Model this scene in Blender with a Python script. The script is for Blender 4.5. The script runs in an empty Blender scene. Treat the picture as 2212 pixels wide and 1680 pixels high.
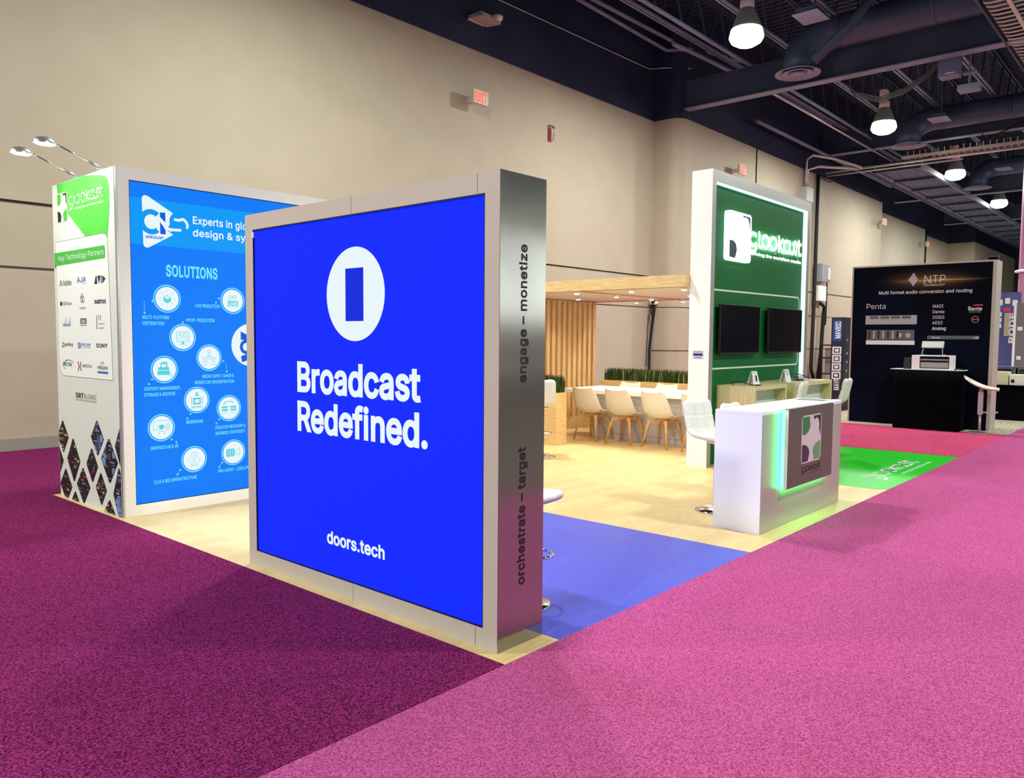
import bpy, bmesh, math, random
from mathutils import Vector, Matrix
from mathutils.geometry import delaunay_2d_cdt
random.seed(7)
C = bpy.context.scene.collection
sc = bpy.context.scene
PI = math.pi

# ------------------------------------------------------------------ camera, world, exposure
cam_d = bpy.data.cameras.new('camera')
cam = bpy.data.objects.new('camera', cam_d)
C.objects.link(cam)
_f, _yaw, _pit, _rol = 1702.54, 0.84780101, -0.06511292, 0.00758381
cy, sy = math.cos(_yaw), math.sin(_yaw)
fw = Vector((sy*math.cos(_pit), cy*math.cos(_pit), math.sin(_pit)))
rt = Vector((cy, -sy, 0)); up = rt.cross(fw)
r2 = math.cos(_rol)*rt + math.sin(_rol)*up
u2 = -math.sin(_rol)*rt + math.cos(_rol)*up
M = Matrix((r2, u2, -fw)).transposed().to_4x4()
M.translation = Vector((0, 0, 1.6))
cam.matrix_world = M
cam_d.sensor_fit = 'HORIZONTAL'; cam_d.sensor_width = 36.0
cam_d.lens = _f*36.0/2212.0
cam_d.clip_end = 300
sc.camera = cam

w = bpy.data.worlds.new('world'); sc.world = w; w.use_nodes = True
w.node_tree.nodes['Background'].inputs[0].default_value = (0.80, 0.85, 1.0, 1)
w.node_tree.nodes['Background'].inputs[1].default_value = 0.30

sc.view_settings.view_transform = 'Standard'
sc.view_settings.look = 'None'
sc.view_settings.exposure = 0.0
sc.view_settings.gamma = 1.0
sc.view_settings.use_curve_mapping = False
sc.cycles.use_denoising = True
sc.cycles.max_bounces = 6
sc.cycles.sample_clamp_indirect = 4.0
sc.cycles.caustics_reflective = False
sc.cycles.caustics_refractive = False
LAMP_W = 620.0

# ------------------------------------------------------------------ materials
def lin(r, g, b):
    f = lambda c: (c/255/12.92) if c/255 <= 0.04045 else ((c/255+0.055)/1.055)**2.4
    return (f(r), f(g), f(b), 1)

_m = {}
def mat(name, rgb=(200,200,200), rough=0.6, metal=0.0, spec=0.4, emit=0.0, sample=True, coat=0.0):
    if name in _m: return _m[name]
    m = bpy.data.materials.new(name); m.use_nodes = True
    p = m.node_tree.nodes['Principled BSDF']
    c = lin(*rgb)
    p.inputs['Base Color'].default_value = c
    p.inputs['Roughness'].default_value = rough
    p.inputs['Metallic'].default_value = metal
    p.inputs['Specular IOR Level'].default_value = spec
    p.inputs['Coat Weight'].default_value = coat
    if emit:
        p.inputs['Emission Color'].default_value = c
        p.inputs['Emission Strength'].default_value = emit
        if not sample:
            m.cycles.emission_sampling = 'NONE'
    _m[name] = m
    return m

def lightbox(name, rgb, emit, sample=False):
    """printed fabric lit from behind: gives off its own colour"""
    m = mat(name, rgb, 0.9, 0, 0.05, emit, sample)
    m.node_tree.nodes['Principled BSDF'].inputs['Base Color'].default_value = (0.01, 0.01, 0.01, 1)
    return m

def nodes(m):
    nt = m.node_tree
    def N(t, **k):
        n = nt.nodes.new(t)
        for a, v in k.items(): setattr(n, a, v)
        return n
    return nt, N, nt.links.new, nt.nodes['Principled BSDF']

def two_tone(name, a, b, scale=(1,1,1), noise=5.0, detail=3.0, lo=0.35, hi=0.65, rough=0.7, bump=0.0, spec=0.3, coat=0.0, bscale=None, extra=None):
    """procedural: two shades mixed by a noise in object space"""
    m = mat(name, a, rough, 0, spec, coat=coat)
    nt, N, L, p = nodes(m)
    tc = N('ShaderNodeTexCoord'); mp = N('ShaderNodeMapping'); mp.inputs['Scale'].default_value = scale
    L(tc.outputs['Object'], mp.inputs['Vector'])
    nz = N('ShaderNodeTexNoise'); nz.inputs['Scale'].default_value = noise; nz.inputs['Detail'].default_value = detail
    L(mp.outputs[0], nz.inputs['Vector'])
    cr = N('ShaderNodeValToRGB')
    cr.color_ramp.elements[0].position = lo; cr.color_ramp.elements[1].position = hi
    cr.color_ramp.elements[0].color = lin(*a); cr.color_ramp.elements[1].color = lin(*b)
    L(nz.outputs['Fac'], cr.inputs[0])
    out = cr.outputs[0]
    if extra:
        out = extra(nt, N, L, tc, out)
    L(out, p.inputs['Base Color'])
    if bump:
        bp = N('ShaderNodeBump'); bp.inputs['Strength'].default_value = bump; bp.inputs['Distance'].default_value = 0.01
        L(nz.outputs['Fac'], bp.inputs['Height']); L(bp.outputs[0], p.inputs['Normal'])
    return m

def carpet_extra(nt, N, L, tc, out):
    # broad patches of trodden pile and the faint lines of the pile rows
    nz = N('ShaderNodeTexNoise'); nz.inputs['Scale'].default_value = 1.3; nz.inputs['Detail'].default_value = 4
    L(tc.outputs['Object'], nz.inputs['Vector'])
    mr = N('ShaderNodeMapRange'); mr.inputs['To Min'].default_value = 0.86; mr.inputs['To Max'].default_value = 1.12
    L(nz.outputs['Fac'], mr.inputs['Value'])
    mx = N('ShaderNodeMix', data_type='RGBA', blend_type='MULTIPLY'); mx.inputs['Factor'].default_value = 1
    cb = N('ShaderNodeCombineColor')
    for i in range(3): L(mr.outputs[0], cb.inputs[i])
    L(out, mx.inputs['A']); L(cb.outputs[0], mx.inputs['B'])
    return mx.outputs['Result']

def planks(nt, N, L, tc, out):
    bt = N('ShaderNodeTexBrick'); bt.inputs['Scale'].default_value = 1.0
    bt.inputs['Brick Width'].default_value = 1.2; bt.inputs['Row Height'].default_value = 0.15
    bt.inputs['Mortar Size'].default_value = 0.0012
    bt.inputs['Color1'].default_value = (1,1,1,1); bt.inputs['Color2'].default_value = (0.88,0.86,0.82,1); bt.inputs['Mortar'].default_value = (0.7,0.66,0.6,1)
    L(tc.outputs['Object'], bt.inputs['Vector'])
    mx = N('ShaderNodeMix', data_type='RGBA', blend_type='MULTIPLY'); mx.inputs['Factor'].default_value = 1
    L(out, mx.inputs['A']); L(bt.outputs['Color'], mx.inputs['B'])
    return mx.outputs['Result']

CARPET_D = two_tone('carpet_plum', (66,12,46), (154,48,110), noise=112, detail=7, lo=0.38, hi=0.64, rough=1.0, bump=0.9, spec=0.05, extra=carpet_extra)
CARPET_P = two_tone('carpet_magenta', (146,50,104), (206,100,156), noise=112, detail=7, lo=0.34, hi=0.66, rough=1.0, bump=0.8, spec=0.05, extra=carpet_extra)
CARPET_R = two_tone('carpet_rose', (164,46,86), (204,86,122), noise=40, detail=4, lo=0.34, hi=0.66, rough=1.0, bump=0.6, spec=0.05, extra=carpet_extra)
CARPET_G = two_tone('carpet_grey', (120,112,98), (196,184,160), noise=30, detail=4, lo=0.36, hi=0.62, rough=1.0, bump=0.5, spec=0.05)
CONCRETE = two_tone('concrete', (150,145,140), (172,168,160), noise=3, rough=0.8)
VINYL = two_tone('vinyl_oak', (214,184,126), (232,206,152), scale=(1,9,1), noise=6, detail=5, lo=0.3, hi=0.7, rough=0.42, spec=0.35, extra=planks)
OAK = two_tone('oak_laminate', (205,166,108), (228,194,138), scale=(14,14,1.2), noise=4, detail=5, lo=0.3, hi=0.7, rough=0.5)
OAKH = two_tone('oak_laminate_flat', (206,172,112), (230,200,146), scale=(1.5,1.5,16), noise=4, detail=5, lo=0.3, hi=0.7, rough=0.5)
OAKP = two_tone('pale_oak', (200,182,136), (220,204,160), scale=(14,14,1.2), noise=4, detail=5, lo=0.3, hi=0.7, rough=0.5)
BEECH = two_tone('beech', (196,148,92), (214,170,112), scale=(20,20,2), noise=4, lo=0.3, hi=0.7, rough=0.45)
WALLP = two_tone('wall_paint', (178,166,146), (182,170,150), noise=1.5, rough=0.62, spec=0.25)
WALLD = two_tone('dark_paint', (30,38,62), (38,46,72), noise=0.6, rough=0.55, spec=0.35)
DECK = two_tone('deck_paint', (34,44,64), (44,54,76), noise=0.5, rough=0.6)
STEELP = two_tone('steel_paint', (52,64,88), (64,76,100), noise=1.0, rough=0.55)
STEELL = two_tone('steel_paint_pale', (122,130,156), (134,142,168), noise=1.0, rough=0.5)
DUCT = two_tone('duct_paint', (54,66,94), (66,78,106), noise=1.2, rough=0.45, spec=0.5)
DIFF = mat('diffuser_paint', (132,140,164), 0.5)
WHITE = mat('white_laminate', (240,240,242), 0.35, spec=0.4)
WHITEF = mat('white_frame', (243,241,236), 0.5)
SILVER = mat('satin_silver', (190,184,178), 0.34, 0.35, 0.5)
SILVERF = mat('satin_silver_face', (196,187,175), 0.5, 0.0, 0.4)
MIRROR = mat('brushed_silver_end', (156,156,152), 0.13, 0.86, 0.5)
CHROME = mat('chrome', (225,225,228), 0.08, 1.0)
ALU = mat('aluminium', (200,200,200), 0.3, 0.8)
GALV = mat('galvanised', (205,205,205), 0.3, 0.6)
BLACK = mat('black', (10,10,12), 0.5)
BLACKG = mat('black_gloss', (3,4,16), 0.14, spec=0.22)
RUBBER = mat('cable_black', (14,14,16), 0.6)
CLOTH = two_tone('black_cloth', (5,5,10), (9,9,15), noise=3, rough=0.9, spec=0.03)
LEATHER = mat('white_leather', (222,221,214), 0.4, spec=0.4)
SHELL = mat('white_shell', (234,227,208), 0.35, spec=0.4)
INK = mat('ink_black', (18,18,20), 0.5)
PAPER = mat('paper_white', (235,235,238), 0.6)
GREEN = mat('green_panel', (6,96,42), 0.5, spec=0.15)
LED_W = mat('led_white', (235,255,250), 0.5, emit=7.0)
LED_G = mat('led_green', (40,255,112), 0.5, emit=24.0)
LED_C = mat('led_cool', (196,236,240), 0.5, emit=1.3)
GLOW = mat('sign_white', (240,255,250), 0.5, emit=5.0)
BULB = mat('lamp_white', (255,253,245), 0.5, emit=12.0)
BULBW = mat('downlight_warm', (255,236,205), 0.5, emit=9.0, sample=False)
GRASS = two_tone('grass_blade', (26,52,22), (66,92,36), noise=20, lo=0.3, hi=0.75, rough=0.6)

# ------------------------------------------------------------------ builder
class B:
    def __init__(s): s.bm = bmesh.new()
    def quad(s, pts, mi=0):
        try:
            f = s.bm.faces.new([s.bm.verts.new(p) for p in pts]); f.material_index = mi; return f
        except ValueError: return None
    def box(s, x0, x1, y0, y1, z0, z1, mi=0, bev=0.0, only=None):
        v = [s.bm.verts.new((x, y, z)) for x in (x0, x1) for y in (y0, y1) for z in (z0, z1)]
        fs = []
        for q in ((0,1,3,2),(4,6,7,5),(0,4,5,1),(2,3,7,6),(0,2,6,4),(1,5,7,3)):
            f = s.bm.faces.new([v[i] for i in q]); f.material_index = mi; fs.append(f)
        if bev:
            es = list({e for f in fs for e in f.edges})
            r = bmesh.ops.bevel(s.bm, geom=es, offset=bev, segments=2, affect='EDGES', profile=0.6)
            for f in r['faces']: f.material_index = mi
        return v
    def xbox(s, mtx, sx, sy, sz, mi=0, bev=0.0):
        v = s.box(-sx/2, sx/2, -sy/2, sy/2, -sz/2, sz/2, mi) if not bev else None
        if bev:
            n0 = set(s.bm.verts); s.box(-sx/2, sx/2, -sy/2, sy/2, -sz/2, sz/2, mi, bev)
            v = [q for q in s.bm.verts if q not in n0]
        for q in v: q.co = mtx @ q.co
    def bar(s, a, b, wd, ht, mi=0, upv=(0,0,1)):
        a, b = Vector(a), Vector(b); d = b-a
        z = d.normalized(); x = z.cross(Vector(upv))
        if x.length < 1e-4: x = z.cross(Vector((0,1,0)))
        x.normalize(); y = x.cross(z)
        m = Matrix((x, y, z)).transposed().to_4x4(); m.translation = (a+b)/2
        s.xbox(m, wd, ht, d.length, mi)
    def tube(s, pts, r, n=8, mi=0, cap=True):
        pts = [Vector(p) for p in pts]; rs = r if isinstance(r, (list, tuple)) else [r]*len(pts)
        rings = []; prev = None
        for i, p in enumerate(pts):
            t = (pts[min(i+1, len(pts)-1)] - pts[max(i-1, 0)]).normalized()
            if prev is None:
                x = t.cross(Vector((0,0,1)))
                if x.length < 1e-3: x = t.cross(Vector((1,0,0)))
            else: x = prev - t*prev.dot(t)
            x.normalize(); prev = x; y = t.cross(x)
            rings.append([s.bm.verts.new(p + rs[i]*(math.cos(a)*x + math.sin(a)*y)) for a in (2*PI*k/n for k in range(n))])
        for a, b in zip(rings, rings[1:]):
            for k in range(n):
                f = s.bm.faces.new((a[k], a[(k+1)%n], b[(k+1)%n], b[k])); f.material_index = mi; f.smooth = True
        if cap:
            for rg in (rings[0], rings[-1]):
                f = s.bm.faces.new(rg); f.material_index = mi
    def lathe(s, prof, c=(0,0,0), n=24, mi=0, mtx=None):
        rings = []
        for r, z in prof:
            if r < 1e-5: rings.append([s.bm.verts.new((c[0], c[1], c[2]+z))])
            else: rings.append([s.bm.verts.new((c[0]+r*math.cos(2*PI*k/n), c[1]+r*math.sin(2*PI*k/n), c[2]+z)) for k in range(n)])
        for a, b in zip(rings, rings[1:]):
            for k in range(n):
                q = [a[k%len(a)], a[(k+1)%len(a)], b[(k+1)%len(b)], b[k%len(b)]]
                q = list(dict.fromkeys(q))
                if len(q) >= 3:
                    f = s.bm.faces.new(q); f.material_index = mi; f.smooth = True
        if mtx:
            for rg in rings:
                for v in rg: v.co = mtx @ v.co
    def prism(s, pts, d, mi=0):
        """solid from a flat outline (3D points) pushed along d"""
        d = Vector(d); a = [s.bm.verts.new(p) for p in pts]; b = [s.bm.verts.new(Vector(p)+d) for p in pts]
        n = len(pts)
        for f in [s.bm.faces.new(a), s.bm.faces.new(b[::-1])] + [s.bm.faces.new((a[k], b[k], b[(k+1)%n], a[(k+1)%n])) for k in range(n)]:
            f.material_index = mi
    def done(s, name, mats, parent=None, smooth=False, fix=True):
        bm = s.bm
        if fix: bmesh.ops.recalc_face_normals(bm, faces=bm.faces)
        me = bpy.data.meshes.new(name); bm.to_mesh(me); bm.free()
        for m in (mats if isinstance(mats, (list, tuple)) else [mats]): me.materials.append(m)
        if smooth:
            for p in me.polygons: p.use_smooth = True
        o = bpy.data.objects.new(name, me); C.objects.link(o)
        if parent is not None:
            o.parent = parent
            o.location = -base_of(parent)
        return o

_base = {}
def base_of(p):
    return _base.get(p.name, Vector((0,0,0)))
def tag(o, label, cat, group=None, kind=None):
    o['label'] = label; o['category'] = cat
    if group: o['group'] = group
    if kind: o['kind'] = kind
    return o
def thing(name, label, cat, loc=(0,0,0), group=None):
    o = bpy.data.objects.new(name, None); C.objects.link(o); o.empty_display_size = 0.1
    o.location = loc; _base[o.name] = Vector(loc)
    return tag(o, label, cat, group)
def struct(o):
    o['kind'] = 'structure'; return o
def dup(root, loc, rz=0.0, label=None, group=None, sc_=None):
    r = root.copy(); C.objects.link(r); r.location = loc; r.rotation_euler = (0,0,rz)
    if label: r['label'] = label
    if group: r['group'] = group
    for ch in list(root.children):
        c = ch.copy(); C.objects.link(c); c.parent = r
        for g in list(ch.children):
            d = g.copy(); C.objects.link(d); d.parent = c
    return r
def sub(o, parent):
    """make o (built in world coordinates) a sub-part of a part"""
    o.parent = parent; o.location = (0,0,0); return o

# ------------------------------------------------------------------ flat print: text and marks on a plane
class Pl:
    """axis 'X': the face looks to -X and a is the Y coordinate; 'Y': looks to -Y, a is X; 'Z': looks up, point (a, b)"""
    def __init__(s, axis, v): s.axis, s.v = axis, v
    def __call__(s, a, b, off=0.0015):
        if s.axis == 'X': return (s.v-off, a, b)
        if s.axis == 'Y': return (a, s.v-off, b)
        return (a, b, s.v+off)

_cap = {}
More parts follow.
